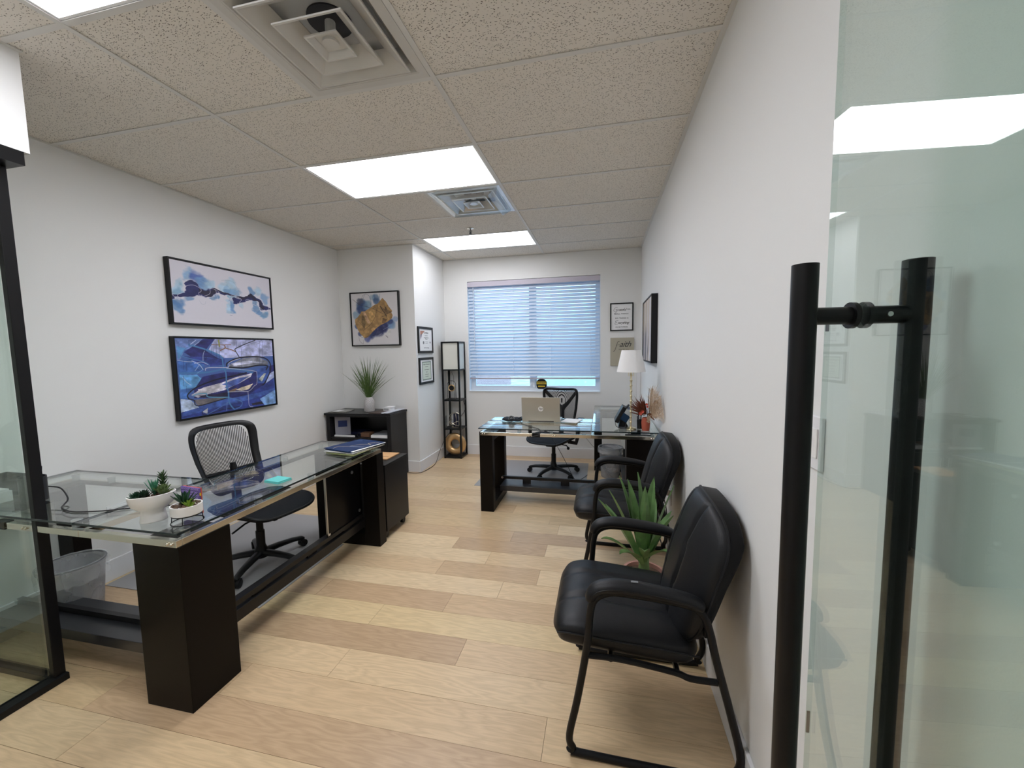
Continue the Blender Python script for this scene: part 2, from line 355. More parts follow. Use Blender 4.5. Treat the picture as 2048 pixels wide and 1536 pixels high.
    def pillow(s, fn, nu=24, nv=24, exp=6, top=None, bot=None, es=.5, esb=None, mib=0):
        """closed cushion; fn(u,v,h) maps u,v in -1..1, h signed 0..1 -> point"""
        def sq(u, v):
            m = max(abs(u), abs(v))
            if m < 1e-9: return 0, 0
            k = m/((abs(u)**exp+abs(v)**exp)**(1/exp)); return u*k, v*k
        def par(t): return math.sin(t*PI/2)*.55+t*.45
        rim = {}
        for side, hf in ((1, top), (-1, bot)):
            V = []
            for i in range(nu+1):
                row = []
                for j in range(nv+1):
                    u = par(-1+2*i/nu); v = par(-1+2*j/nv)
                    edge = i in (0, nu) or j in (0, nv)
                    if edge and (i, j) in rim: row.append(rim[(i, j)]); continue
                    uu, vv = sq(u, v)
                    h = 0 if edge else side*((1-max(abs(u), abs(v))**6)**(es if side > 0 or esb is None else esb))*hf(u, v)
                    q = s.bm.verts.new(fn(uu, vv, h)); row.append(q)
                    if edge: rim[(i, j)] = q
                V.append(row)
            for i in range(nu):
                for j in range(nv):
                    q = [V[i][j], V[i+1][j], V[i+1][j+1], V[i][j+1]]; s.mi = 0 if side > 0 else mib; s.face(q if side > 0 else q[::-1])
        return s
    def leaf(s, p0, p1, p2, wd, nrm, n=7, thick=.0015, fold=.25):
        p0, p1, p2 = Vector(p0), Vector(p1), Vector(p2); nrm = Vector(nrm)
        L, Cn, R = [], [], []
        for i in range(n+1):
            t = i/n; p = (1-t)**2*p0+2*t*(1-t)*p1+t*t*p2; d = (2*(1-t)*(p1-p0)+2*t*(p2-p1)).normalized()
            sd = d.cross(nrm); sd = sd.normalized() if sd.length > 1e-6 else Vector((1, 0, 0)); up = sd.cross(d)
            w2 = wd*(math.sin(PI*min(1, (t*.85+.15)))**.8 if t < 1 else 0)*.5*(1 if t < .99 else .02)
            L.append(s.bm.verts.new(p-sd*w2+up*fold*w2)); R.append(s.bm.verts.new(p+sd*w2+up*fold*w2)); Cn.append(s.bm.verts.new(p-up*thick))
        for i in range(n):
            s.face([L[i], Cn[i], Cn[i+1], L[i+1]]); s.face([Cn[i], R[i], R[i+1], Cn[i+1]])
        return s
    def sphere(s, c, r, n=10, sx=1, sy=1, sz=1):
        s.lathe([(r*math.sin(PI*k/n) if 0 < k < n else 0, -r*sz*math.cos(PI*k/n)) for k in range(n+1)], c, max(8, n), sx, sy); return s
def spline(pts, k=6, closed=False):
    P = [Vector(p) for p in pts]; out = []; N = len(P)
    for i in range(N if closed else N-1):
        if closed: a, b_, c, d = P[(i-1) % N], P[i], P[(i+1) % N], P[(i+2) % N]
        else: a, b_, c, d = P[max(i-1, 0)], P[i], P[i+1], P[min(i+2, N-1)]
        for j in range(k):
            t = j/k; out.append(.5*((2*b_)+(-a+c)*t+(2*a-5*b_+4*c-d)*t*t+(-a+3*b_-3*c+d)*t**3))
    if not closed: out.append(P[-1])
    return out
def obj(name, b, mats, parent=None, smooth=False, kind=None, label=None, loc=None, world=False):
    me = bpy.data.meshes.new(name)
    bm = b.bm if isinstance(b, B) else b
    if world and parent is not None:
        T = Matrix.Translation(Vector(parent.location)) @ Matrix.Rotation(parent.rotation_euler[2], 4, 'Z')
        pp = parent.parent
        if pp is not None: T = Matrix.Translation(Vector(pp.location)) @ Matrix.Rotation(pp.rotation_euler[2], 4, 'Z') @ T
        bmesh.ops.transform(bm, matrix=T.inverted(), verts=bm.verts)
    elif world and loc is not None:
        bmesh.ops.transform(bm, matrix=Matrix.Translation(-Vector(loc)), verts=bm.verts)
    bm.normal_update(); bm.to_mesh(me); bm.free()
    for m in (mats if isinstance(mats, (list, tuple)) else [mats]): me.materials.append(M[m] if isinstance(m, str) else m)
    if smooth is not False:
        for p in me.polygons: p.use_smooth = True
        try: me.set_sharp_from_angle(angle=math.radians(smooth if not isinstance(smooth, bool) else 40))
        except Exception: pass
    o = bpy.data.objects.new(name, me); COL.objects.link(o)
    if parent is not None: o.parent = parent
    if loc is not None: o.location = loc
    if kind: o['kind'] = kind
    if label: o['label'] = label
    return o
def tag(o, label, cat, group=None):
    o['label'] = label; o['category'] = cat
    if group: o['group'] = group
    return o
def thing(name, label, cat, loc=(0, 0, 0), rz=0, group=None):
    o = bpy.data.objects.new(name, None); COL.objects.link(o); o.empty_display_size = .1
    o.location = loc; o.rotation_euler = (0, 0, rz); return tag(o, label, cat, group)
def one(name, b, mats, label, cat, loc, group=None, smooth=False):
    """a thing that is a single mesh, modelled in world coordinates"""
    return tag(obj(name, b, mats, None, smooth, loc=loc, world=True), label, cat, group)
def dup(root, loc, rz, label):
    r = root.copy(); COL.objects.link(r); r.location = loc; r.rotation_euler = (0, 0, rz); r['label'] = label
    for ch in list(root.children):
        c = ch.copy(); COL.objects.link(c); c.parent = r
        for g in list(ch.children):
            d = g.copy(); COL.objects.link(d); d.parent = c
    return r
def text_mesh(body, size, mtx, parent, mname, ext=.0006, shear=0, name='lettering', align='CENTER', spacing=1, wx=1, offset=0):
    cu = bpy.data.curves.new(name, 'FONT'); cu.body = body; cu.size = size; cu.extrude = ext; cu.shear = shear; cu.align_x = align; cu.align_y = 'CENTER'
    cu.space_character = spacing; cu.resolution_u = 2; cu.offset = offset
    o = bpy.data.objects.new(name, cu); me = bpy.data.meshes.new_from_object(o); bpy.data.objects.remove(o)
    T = Matrix(mtx) @ Matrix.Diagonal((wx, 1, 1, 1)); inv = Matrix.Identity(4)
    if parent is not None:
        P = Matrix.Translation(Vector(parent.location)) @ Matrix.Rotation(parent.rotation_euler[2], 4, 'Z'); inv = P.inverted()
    me.transform(inv @ T); me.materials.clear(); me.materials.append(M[mname])
    r = bpy.data.objects.new(name, me); COL.objects.link(r)
    if parent is not None: r.parent = parent
    return r
def plane_m(c, facing):
    """matrix whose XY plane faces the given direction, X to the viewer's right"""
    if facing == '-y': R = Matrix.Rotation(PI/2, 4, 'X')
    elif facing == '+x': R = Matrix.Rotation(PI/2, 4, 'Z') @ Matrix.Rotation(PI/2, 4, 'X')
    elif facing == '-x': R = Matrix.Rotation(-PI/2, 4, 'Z') @ Matrix.Rotation(PI/2, 4, 'X')
    elif facing == 'z': R = Matrix.Identity(4)
    return Matrix.Translation(Vector(c)) @ R
# ------------------------------------------------------------------ painter for flat canvas prints
def vnoise(h, w_, sc, seed, octv=4):
    rs = np.random.RandomState(seed); out = np.zeros((h, w_)); amp = 1; tot = 0
    for o in range(octv):
        n = max(2, int(sc*2**o)); g = rs.rand(n+2, n+2)
        y = np.linspace(0, n, h, endpoint=False); x = np.linspace(0, n, w_, endpoint=False)
        yi = y.astype(int); xi = x.astype(int); fy = y-yi; fx = x-xi; fy = fy*fy*(3-2*fy); fx = fx*fx*(3-2*fx)
        a = g[yi][:, xi]; b_ = g[yi][:, xi+1]; c = g[yi+1][:, xi]; d = g[yi+1][:, xi+1]
        out += amp*((a*(1-fx)+b_*fx)*(1-fy)[:, None]+(c*(1-fx)+d*fx)*fy[:, None]); tot += amp; amp *= .5
    return out/tot
def paint(ops, W, H, asp, base, seed=1, rough=.05):
    img = np.ones((H, W, 3))*np.array(base)
    V, U = np.mgrid[0:H, 0:W]; U = (U+.5)/W*asp; V = (V+.5)/H
    n1 = vnoise(H, W, 6, seed); n2 = vnoise(H, W, 6, seed+5); n3 = vnoise(H, W, 20, seed+9)
    Ud = U+(n1-.5)*rough*4; Vd = V+(n2-.5)*rough*4
    def mixin(mask, col, tex=0):
        nonlocal img
        c = np.array(col)[None, None, :]*(1+tex*(n3-.5)[..., None])
        img = img*(1-mask[..., None])+c*mask[..., None]
    def segd(pts, uu, vv):
        d = np.full(uu.shape, 9.)
        for a, b_ in zip(pts, pts[1:]):
            ax, ay, bx, by = a[0]*asp, a[1], b_[0]*asp, b_[1]; dx, dy = bx-ax, by-ay; L = dx*dx+dy*dy+1e-12
            t = np.clip(((uu-ax)*dx+(vv-ay)*dy)/L, 0, 1); d = np.minimum(d, np.hypot(uu-ax-t*dx, vv-ay-t*dy))
        return d
    px = 1.0/H
    for op in ops:
        if op[0] == 'b':
            _, c, r, col, a = op; r *= 1.15
            d = np.hypot((Ud-c[0]*asp), (Vd-c[1]))/r
            m = np.clip((1.15-d)/.45, 0, 1)*a*np.clip(.55+n3*.8, 0, 1); mixin(np.clip(m, 0, 1), col, .25)
        elif op[0] == 'n':
            _, cs, col = op; m = np.zeros(U.shape)
            for a, b_ in zip(cs, cs[1:]+cs[-1:]):
                ax, ay, bx, by = a[0]*asp, a[1], b_[0]*asp, b_[1]; dx, dy = bx-ax, by-ay; L = dx*dx+dy*dy+1e-9
                t = np.clip(((Ud-ax)*dx+(Vd-ay)*dy)/L, 0, 1); r = (a[2]*(1-t)+b_[2]*t)*.8
                m = np.maximum(m, np.clip((1.1-np.hypot(Ud-ax-t*dx, Vd-ay-t*dy)/r)/.25, 0, 1))
            mixin(m, col, .3)
        elif op[0] == 'l':
            _, pts, wd, col = op
            q = [(p.x, p.y) for p in spline([(a, b_, 0) for a, b_ in pts], 4)] if len(pts) > 2 else pts
            mixin(np.clip((wd*.5-segd(q, U, V))/px+.5, 0, 1), col)
        elif op[0] in 'pg':
            _, pts, col = op; uu, vv = (Ud*.25+U*.75, Vd*.25+V*.75)
            ins = np.zeros(U.shape, bool); n = len(pts)
            for i in range(n):
                x1, y1 = pts[i][0]*asp, pts[i][1]; x2, y2 = pts[(i+1) % n][0]*asp, pts[(i+1) % n][1]
                cond = ((y1 > vv) != (y2 > vv)); ins ^= cond & (uu < (x2-x1)*(vv-y1)/((y2-y1) if abs(y2-y1) > 1e-9 else 1e-9)+x1)
            mixin(ins.astype(float), col, .55 if op[0] == 'g' else .75)
    return np.clip(img, 0, 255)
def canvas(name, img, origin, ud, vd, parent, nrm_off=0):
    """flat print: origin = top-left corner, ud/vd = full edge vectors (right, down)"""
    H, W = img.shape[:2]; o = Vector(origin); ud = Vector(ud); vd = Vector(vd)
    i, j = np.meshgrid(np.arange(W+1)/W, np.arange(H+1)/H); P = np.array(o)[None, None]+i[..., None]*np.array(ud)+j[..., None]*np.array(vd)
    vs = P.reshape(-1, 3); idx = np.arange((W+1)*(H+1)).reshape(H+1, W+1)
    f = np.stack([idx[:-1, :-1], idx[1:, :-1], idx[1:, 1:], idx[:-1, 1:]], -1).reshape(-1, 4)
    if parent is not None: vs = vs-np.array(parent.location)
    me = bpy.data.meshes.new(name); me.vertices.add(len(vs)); me.vertices.foreach_set('co', vs.astype(np.float32).ravel())
    me.loops.add(f.size); me.loops.foreach_set('vertex_index', f.ravel().astype(np.int32))
    me.polygons.add(len(f)); me.polygons.foreach_set('loop_start', (np.arange(len(f))*4).astype(np.int32))
    me.update(calc_edges=True)
    c = img.reshape(-1, 3)/255.; lin = np.where(c <= .04045, c/12.92, ((c+.055)/1.055)**2.4)
    at = me.color_attributes.new('paint', 'FLOAT_COLOR', 'CORNER')
    at.data.foreach_set('color', np.repeat(np.concatenate([lin, np.ones((len(lin), 1))], 1), 4, axis=0).astype(np.float32).ravel())
    me.materials.append(M['art']); ob = bpy.data.objects.new(name, me); COL.objects.link(ob)
    if parent is not None: ob.parent = parent
    return ob
# ================================================================== THE SETTING
def struct(name, b, mats, **k): return obj(name, b, mats, kind='structure', **k)
YN = -4.2                                                           # back of the corridor behind the camera
struct('wall_left', B().box(XL-.12, XL, YN-.12, YF+.12, 0, 2.9), 'wall')
struct('wall_right', B().box(XR, XR+.12, YN-.12, YF+.12, 0, 2.9), 'wall')
wx0, wx1, wz0, wz1 = .152, 1.943, .902, 2.398                       # window opening
b = B(); T = .16
b.box(XL, wx0, YF, YF+T, 0, 2.9); b.box(wx1, XR, YF, YF+T, 0, 2.9); b.box(wx0, wx1, YF, YF+T, 0, wz0); b.box(wx0, wx1, YF, YF+T, wz1, 2.9)
struct('wall_back', b, 'wall')
struct('wall_column', B().box(XL, XB, YB, YF, 0, 2.9), 'wall')
b = B(); b.box(-.42, 1.40, -2.12, -2.0, 0, 2.9); b.box(1.40, XR, -2.12, -2.0, 2.32, 2.9); struct('wall_front', b, 'wall')
struct('wall_corridor', B().box(XL, XR, YN-.12, YN, 0, 2.9), 'wall')
b = B(); b.box(-.52, -.345, -2.0, -.553, 2.305, ZC); b.box(XL, -.52, -.68, -.553, 2.305, ZC)
struct('wall_soffit', b, 'wall')
# baseboards
bh, bt = .135, .014
def base(name, *r): 
    b = B()
    for (x0, x1, y0, y1) in r: b.box(x0, x1, y0, y1, 0, bh, bev=.002)
    struct(name, b, 'trim')
base('baseboard_left', (XL, XL+bt, YN, -.70), (XL, XL+bt, -.55, YB))
base('baseboard_right', (XR-bt, XR, YN, YF))
base('baseboard_back', (XB+bt, XR-bt, YF-bt, YF))
base('baseboard_column', (XL+bt, XB, YB-bt, YB), (XB, XB+bt, YB-bt, YF))
# floor: oak planks, each its own piece
fl = struct('floor', B().box(XL, XR, YN, YF, -.06, -.0125), 'sub')
um = B().box(0, 1, 0, 1, -.012, 0)
tones = [(205, 178, 142), (199, 171, 135), (210, 184, 147), (196, 168, 133), (213, 187, 150), (202, 176, 138)]
LT, DK, SAP = (219, 195, 158), (189, 161, 128), (212, 188, 146)
known = {  # row index -> list of seam x positions seen in the photograph and the tone of each stretch
    6: ([1.281], [None, DK]), 7: ([1.623], [None, LT]), 5: ([.877, 1.57], [LT, DK, LT]), 4: ([1.184], [LT, None]),
    3: ([.895, 1.57], [None, None, LT]), 2: ([1.362], [LT, None]), 1: ([.268, 1.091], [None, DK, None]),
    0: ([.736], [SAP, SAP]), -1: ([1.30], [DK, None]), -4: ([-.148], [None, DK]), -5: ([.02], [(206, 182, 146), None]), -6: ([.66], [None, LT]), 9: ([1.185], [None, None])}
pm = None; rnd = random.Random(11)
PW = .177
for k in range(-24, 20):
    y0 = .01+PW*k; y1 = min(y0+PW, YF)
    if y0 >= YF-.01: break
    if y1 < YN+.01: continue
    y0 = max(y0, YN)
    if k in known: seams, tn = known[k]
    else:
        x = XL+rnd.uniform(.3, 1.7); seams = []
        while x < XR-.25: seams.append(x); x += rnd.uniform(1.1, 1.9)
        tn = [None]*(len(seams)+1)
    xs = [XL]+list(seams)+[XR]
    # split very long runs
    xx, tt = [xs[0]], []
    for a, c, t in zip(xs, xs[1:], tn): xx.append(c); tt.append(t)
    for a, c, t in zip(xx, xx[1:], tt):
        if pm is None: o = obj('plank', um, 'plank', fl); pm = o.data
        else: o = bpy.data.objects.new('plank', pm); COL.objects.link(o); o.parent = fl
        g = .0007; o.location = (a+g, y0+g, rnd.uniform(-.0002, .0002)); o.scale = (c-a-2*g, y1-y0-2*g, 1)
        col = t or rnd.choice(tones); j = rnd.uniform(.96, 1.04); o.color = (*[min(1, v*j) for v in s2l(col)], 1)
# ceiling: grid, tiles
ce = struct('ceiling', B().box(XL-.12, XR+.12, YN-.12, YF+.16, ZC+.20, ZC+.26), 'grid_shadow')
cols = [(XL, 0), (0, 2*S61), (2*S61, XR)]
LIGHTS = {(-2, 1), (1, 1), (4, 1), (-6, 1)}; VENTS = {(-1, 1), (2, 1)}
gw = .012
tm = {}
def tile(x0, x1, y0, y1):
    key = (round(x1-x0, 3), round(y1-y0, 3))
    if key not in tm:
        o = obj('ceiling_tile', B().box(gw*.6-0, key[0]-gw*.6, gw*.6, key[1]-gw*.6, .004, .02), 'ceil', ce); tm[key] = o.data
    else: o = bpy.data.objects.new('ceiling_tile', tm[key]); COL.objects.link(o); o.parent = ce
    o.location = (x0, y0, ZC)
for i in range(-7, 6):
    y0, y1 = max(i*S61, YN), min((i+1)*S61, YF)
    for c, (x0, x1) in enumerate(cols):
        if (i, c) in LIGHTS: continue
        if (i, c) in VENTS: tile(0, S61, y0, y1); continue
        if c == 0 and i == 4: tile(x0, x1, y0, YB); tile(XB, 0, YB, y1); continue
        if c == 0 and i == 5: tile(XB, 0, y0, y1); continue
        tile(x0, x1, y0, y1)
def tbar(x0, x1, y0, y1, along):
    b = B(); b.box(x0, x1, y0, y1, ZC-.001, ZC+.002)
    xc, yc = (x0+x1)/2, (y0+y1)/2
    if along == 'y': b.box(xc-.001, xc+.001, y0, y1, ZC+.002, ZC+.03)
    else: b.box(x0, x1, yc-.001, yc+.001, ZC+.002, ZC+.03); bmesh.ops.translate(b.bm, verts=b.bm.verts, vec=(0, 0, .0006))
    obj('grid_bar', b, 'grid', ce)
for x in (0, 2*S61): tbar(x-gw, x+gw, YN, YF, 'y')
for i in range(-6, 6):
    y = i*S61
    x0 = XB if y > YB else XL
    if i == -1: tbar(-.345, XR, y-gw, y+gw, 'x'); continue
    if -2.0 < y < -.6: tbar(-.345, XR, y-gw, y+gw, 'x'); tbar(XL, -.52, y-gw, y+gw, 'x'); continue
    tbar(x0, XR, y-gw, y+gw, 'x')
for i in (-1, 2): tbar(S61-gw, S61+gw, i*S61+gw, (i+1)*S61-gw, 'y')
for r in ((XL, XL+.02, -.55, YB), (XR-.022, XR, -2.0, YF), (XB, XR, YF-.02, YF), (XL, XB, YB-.02, YB), (XB, XB+.02, YB, YF), (-.345, -.325, -2, -.55)):
    obj('wall_angle', B().box(r[0], r[1], r[2], r[3], ZC-.001, ZC+.002), 'grid', ce)
# window: frame, sashes, panes
b = B(); f = .04; fy0, fy1 = YF+.10, YF+.155
b.box(wx0, wx0+f, fy0, fy1, wz0, wz1); b.box(wx1-f, wx1, fy0, fy1, wz0, wz1); b.box(wx0+f, wx1-f, fy0, fy1, wz0, wz0+.035); b.box(wx0+f, wx1-f, fy0, fy1, wz1-f, wz1)
b.box(1.02, 1.065, fy0, fy1, wz0+.035, wz1-f)
win = struct('window_1', b, 'vinyl')
for x0, x1, yy in ((wx0+f, 1.02, fy0+.005), (1.065, wx1-f, fy0+.02)):
    b = B(); s_ = .026
    b.box(x0, x0+s_, yy, yy+.03, wz0+.035, wz1-f); b.box(x1-s_, x1, yy, yy+.03, wz0+.035, wz1-f); b.box(x0+s_, x1-s_, yy, yy+.03, wz0+.035, wz0+.035+s_); b.box(x0+s_, x1-s_, yy, yy+.03, wz1-f-s_, wz1-f)
    sh = obj('sash', b, 'vinyl', win)
    obj('pane', B().box(x0+s_, x1-s_, yy+.012, yy+.018, wz0+.035+s_, wz1-f-s_), 'win_glass', sh)
obj('window_liner', B().box(wx0, wx1, YF-.012, YF+.085, wz0-.012, wz0+.001).box(wx0, wx0+.004, YF, YF+.085, wz0, wz1).box(wx1-.004, wx1, YF, YF+.085, wz0, wz1), 'vinyl', win)
# outside
struct('ground_outside', B().box(-30, 40, YF+.3, 60, -.5, -.3), 'asphalt')
# ---- glass corner partition at the left
pt = thing('wall_partition', '', ''); del pt['label']; del pt['category']; pt['kind'] = 'structure'
PX = -.4
obj('frame_post', B().box(-.452, -.424, -.628, -.588, .03, 2.25, bev=.002), 'blackmetal', pt)
obj('floor_track', B().box(-.470, -.408, -2.0, -.585, 0, .03, bev=.002), 'blackmetal', pt)
obj('floor_track', B().box(XL+.001, -.471, -.63, -.59, 0, .03, bev=.002), 'blackmetal', pt)
obj('head_track', B().box(-.50, -.345, -2.0, -.572, 2.25, 2.305), 'blackmetal', pt)
obj('head_track', B().box(XL+.001, -.501, -.68, -.572, 2.25, 2.305), 'blackmetal', pt)
obj('glass_panel', B().box(-.463, -.453, -1.995, -.629, .03, 2.25), 'part_glass', pt)
obj('glass_panel', B().box(XL+.002, -.464, -.614, -.602, .03, 2.25), 'part_glass', pt)
# ---- glass door on the right, open into the room
phi = math.radians(3.2)
dr = bpy.data.objects.new('door_1', None); COL.objects.link(dr); dr['kind'] = 'structure'
dr.location = (2.3245, -1.15, 0); dr.rotation_euler = (0, 0, phi)
# local: x = glass normal, y towards the free edge
b = B(); b.box(-.0045, .0045, -.83, .070, .012, 2.27); 
for f_ in b.bm.faces:
    if abs(f_.normal.x) < .5: f_.material_index = 0
b.bm.normal_update()
for f_ in b.bm.faces: f_.material_index = 0 if abs(f_.normal.x) > .5 else 1
obj('glass_leaf', b, ['door_glass', 'door_edge'], dr)
zt = 1.579
hd = None
for sgn, xo in ((-1, -.0705), (1, .0705)):
    b = B().cyl((xo, 0, .42), .0168, zt-.42, 28)
    hb = obj('handle_bar', b, 'blackmetal', dr, smooth=40)
    for zz in (zt-.074, .53):
        st = B(); st.cyl((xo+(.012 if sgn < 0 else -.012-.046), 0, zz), .0125, .05, 20, 'x')
        obj('standoff', st, 'blackmetal', hb, smooth=40)
        ro = B(); ro.cyl((-.0115 if sgn < 0 else .0050, 0, zz), .0185, .0062, 24, 'x'); obj('rosette', ro, 'plastic', hb, smooth=40)
obj('set_screw', B().cyl((.032, -.0118, zt-.074), .0035, -.0022, 12, 'y'), 'steel', dr, smooth=40)
obj('edge_clip', B().box(-.0025, .0025, .070, .0715, 1.485, 1.50).box(-.0025, .0025, .070, .0715, .79, .83), 'plastic', dr)
obj('hinge', B().box(-.018, .018, -.83, -.75, .0, .05, bev=.003), 'blackmetal', dr); obj('hinge', B().box(-.018, .018, -.83, -.75, 2.24, 2.30, bev=.003), 'blackmetal', dr)

# ================================================================== CEILING THINGS
lbl = {(-2, 1): 'white flat ceiling light panel above the glass partition, cut by the top left corner', (1, 1): 'largest fully seen white ceiling light panel, between the big air vent and the small one',
       (4, 1): 'white ceiling light panel farthest back, just before the window wall', (-6, 1): 'added, unseen ceiling light panel over the corridor behind the doorway'}  # corridor panel is unseen, added to bring light from behind the camera
for (i, c), L in lbl.items():
    x0, x1, y0, y1 = 0, 2*S61, i*S61, (i+1)*S61
    t = thing('ceiling_light', L, 'ceiling light', ((x0+x1)/2, (y0+y1)/2, ZC), 0, 'flat light panels in the ceiling grid')
    b = B(); e = .014; e2 = .024
    for r in ((x0+e, x1-e, y0+e, y0+e2), (x0+e, x1-e, y1-e2, y1-e), (x0+e, x0+e2, y0+e2, y1-e2), (x1-e2, x1-e, y0+e2, y1-e2)): b.box(r[0], r[1], r[2], r[3], ZC+.002, ZC+.03)
    obj('frame', b, 'lightframe', t, world=True)
    obj('diffuser', B().box(x0+e2, x1-e2, y0+e2, y1-e2, ZC+.004, ZC+.012), {4: 'panel_far', -6: 'panel_far'}.get(i, 'panel'), t, world=True)
def sqcone(b, cx, cy, a0, z0, a1, z1, lip=.006):
    """square flared louver: half-size a0 at z0 (low, outer) up to a1 at z1"""
    P = lambda a, z: [(cx-a, cy-a, z), (cx+a, cy-a, z), (cx+a, cy+a, z), (cx-a, cy+a, z)]
    ring = [[b.bm.verts.new(p) for p in P(a, z)] for a, z in ((a0, z0+lip), (a0, z0), (a0-.008, z0), (a1, z1), (a1, z1+.002), (a0-.004, z0+lip+.002))]
    for A, C in zip(ring, ring[1:]+ring[:1]):
        for k in range(4): b.face([A[k], A[(k+1) % 4], C[(k+1) % 4], C[k]])
def vent(i, L, m):
    cx, cy = 1.5*S61, (i+.5)*S61; t = thing('ceiling_vent', L, 'air vent', (cx, cy, ZC), 0, 'square air vents in the ceiling')
    h = S61/2-.013
    b = B()
    for r in ((-h, h, -h, -h+.035), (-h, h, h-.035, h), (-h, -h+.035, -h+.035, h-.035), (h-.035, h, -h+.035, h-.035)): b.box(cx+r[0], cx+r[1], cy+r[2], cy+r[3], ZC-.002, ZC+.003)
    obj('frame', b, m, t, world=True)
    b = B(); sqcone(b, cx, cy, h-.035, ZC-.001, h-.10, ZC+.07, .001); obj('throat', b, m, t, world=True)
    b = B(); b.box(cx-h+.05, cx+h-.05, cy-h+.05, cy+h-.05, ZC+.075, ZC+.079); obj('duct_plate', b, m, t, world=True)
    b = B(); b.cyl((cx, cy, ZC+.068), .085, .006, 32); obj('duct_hole', b, 'duct', t, world=True)
    for a0, z0, a1, z1 in ((.228, -.012, .150, .045), (.146, -.022, .080, .030), (.070, -.026, .045, -.004)):
        b = B(); sqcone(b, cx, cy, a0, ZC+z0, a1, ZC+z1)
        if a0 < .1: b.box(cx-.045, cx+.045, cy-.045, cy+.045, ZC-.006, ZC-.003); b.cyl((cx, cy, ZC-.016), .032, .012, 24)
        obj('louver', b, m, t, world=True)
    obj('support', B().cyl((cx, cy, ZC+.0), .02, .068, 12), m, t, world=True)
    return t
vent(-1, 'big beige square air vent with stepped louvers, nearest the camera', 'vent')
v2 = vent(2, 'smaller looking shiny square air vent behind the middle light panel', 'vent_shiny')
def shardpts(cx, cy): return None
b = B(); cx, cy = 1.5*S61, 2.5*S61
for a, c2 in ((.27, 0), (.27, 1), (.27, 2), (.27, 3)):
    m4 = Matrix.Translation((cx, cy, ZC)) @ Matrix.Rotation(c2*PI/2, 4, 'Z')
    vs = [b.bm.verts.new(m4 @ Vector(p)) for p in ((-.27, .262, -.004), (.27, .262, -.004), (.24, .19, -.05), (-.24, .19, -.05))]; b.face(vs)
obj('air_deflector', b, 'clear', v2, world=True)
t = thing('fire_sprinkler', 'small chrome fire sprinkler under the ceiling tile before the far light', 'sprinkler', (.654, 2.213, ZC))
obj('escutcheon', B().lathe([(.036, .002), (.036, -.002), (.014, -.008), (0, -.008)], (0, 0, 0), 20), 'chrome', t, smooth=True)
obj('spray_head', B().cyl((0, 0, -.045), .005, .04, 8).tube([(-.012, 0, -.02), (-.014, 0, -.035), (0, 0, -.05), (.014, 0, -.035), (.012, 0, -.02)], .003, 6).cyl((0, 0, -.054), .016, .003, 12), 'darkgrey', t, smooth=40)

# ================================================================== WINDOW BLIND
bl = thing('window_blind', 'wide white slatted blind lowered almost to the sill of the window', 'blind', (1.047, YF+.045, 2.39))
by = YF+.040
obj('valance', B().box(wx0+.006, wx1-.006, YF-.004, YF+.010, 2.325, 2.392, bev=.002).box(wx0+.008, wx1-.008, YF+.01, YF+.07, 2.345, 2.39), mat('valance_mauve', (190, 184, 196), .45), bl, world=True)
z = 2.302; sl = None; ang = math.radians(56); k = 0; pitch = .0455
while z > 1.105:
    if sl is None:
        b = B(); W2 = (wx1-wx0)/2-.010; hw = .0262
        b.grid(lambda u, v: (-W2+2*W2*u, (v-.5)*2*hw*math.cos(ang), (v-.5)*2*hw*math.sin(ang)+.0025*math.sin(PI*v)), 1, 4)
        n_ = len(b.bm.verts)
        b.grid(lambda u, v: (-W2+2*W2*u, (v-.5)*2*hw*math.cos(ang)-.0022, (v-.5)*2*hw*math.sin(ang)+.0025*math.sin(PI*v)+.001), 1, 4, flip=True)
        bmesh.ops.recalc_face_normals(b.bm, faces=b.bm.faces)
        o = obj('slat', b, 'slat', bl, smooth=True); sl = o.data
    else: o = bpy.data.objects.new('slat', sl); COL.objects.link(o); o.parent = bl
    o.location = (0, by-(YF+.045), z-2.39); o.rotation_euler = (0, 0, 0); z -= pitch; k += 1
obj('bottom_rail', B().box(wx0+.01, wx1-.01, by-.024, by+.024, 1.063, 1.083, bev=.004), mat('rail_mauve_white', (186, 178, 188), .4), bl, world=True)
for x in (.272, .787, 1.295, 1.816):
    b = B()
    for yy in (by-.029, by+.029): b.tube([(x, yy, 1.07), (x, yy, 2.35)], .0011, 5)
    zz = 2.302-.02
    while zz > 1.1: b.box(x-.004, x+.004, by-.032, by-.0295, zz, zz+.008); zz -= pitch
    obj('ladder_cord', b, 'vinyl', bl, world=True)
obj('tilt_wand', B().tube([(.238, by-.036, 2.33), (.243, by-.040, 1.47)], .004, 8), 'vinyl', bl, world=True, smooth=40)
# badge sticker on the right pane
t = thing('window_sticker', 'black and yellow shield shaped sticker on the right window pane', 'sticker', (1.156, YF+.11, .99))
oc = [(-.072, -.02), (-.062, -.055), (-.04, -.07), (.04, -.07), (.062, -.055), (.072, -.02), (.072, .03), (.058, .045), (.045, .06), (.02, .068), (-.02, .068), (-.045, .06), (-.058, .045), (-.072, .03)]
obj('badge', B().prism([(1.156+x, .99+z_) for x, z_ in oc], YF+.098, YF+.100, 'y'), 'plastic', t, world=True)
obj('banner', B().box(1.156-.066, 1.156+.066, YF+.0965, YF+.098, .985, 1.022), 'yellow', t, world=True)
obj('banner', B().box(1.156-.048, 1.156+.048, YF+.0965, YF+.098, .948, .966), 'yellow', t, world=True)
text_mesh('STANLEY', .030, plane_m((1.156, YF+.0962, 1.003), '-y'), t, 'ink', .0003, offset=.0006)
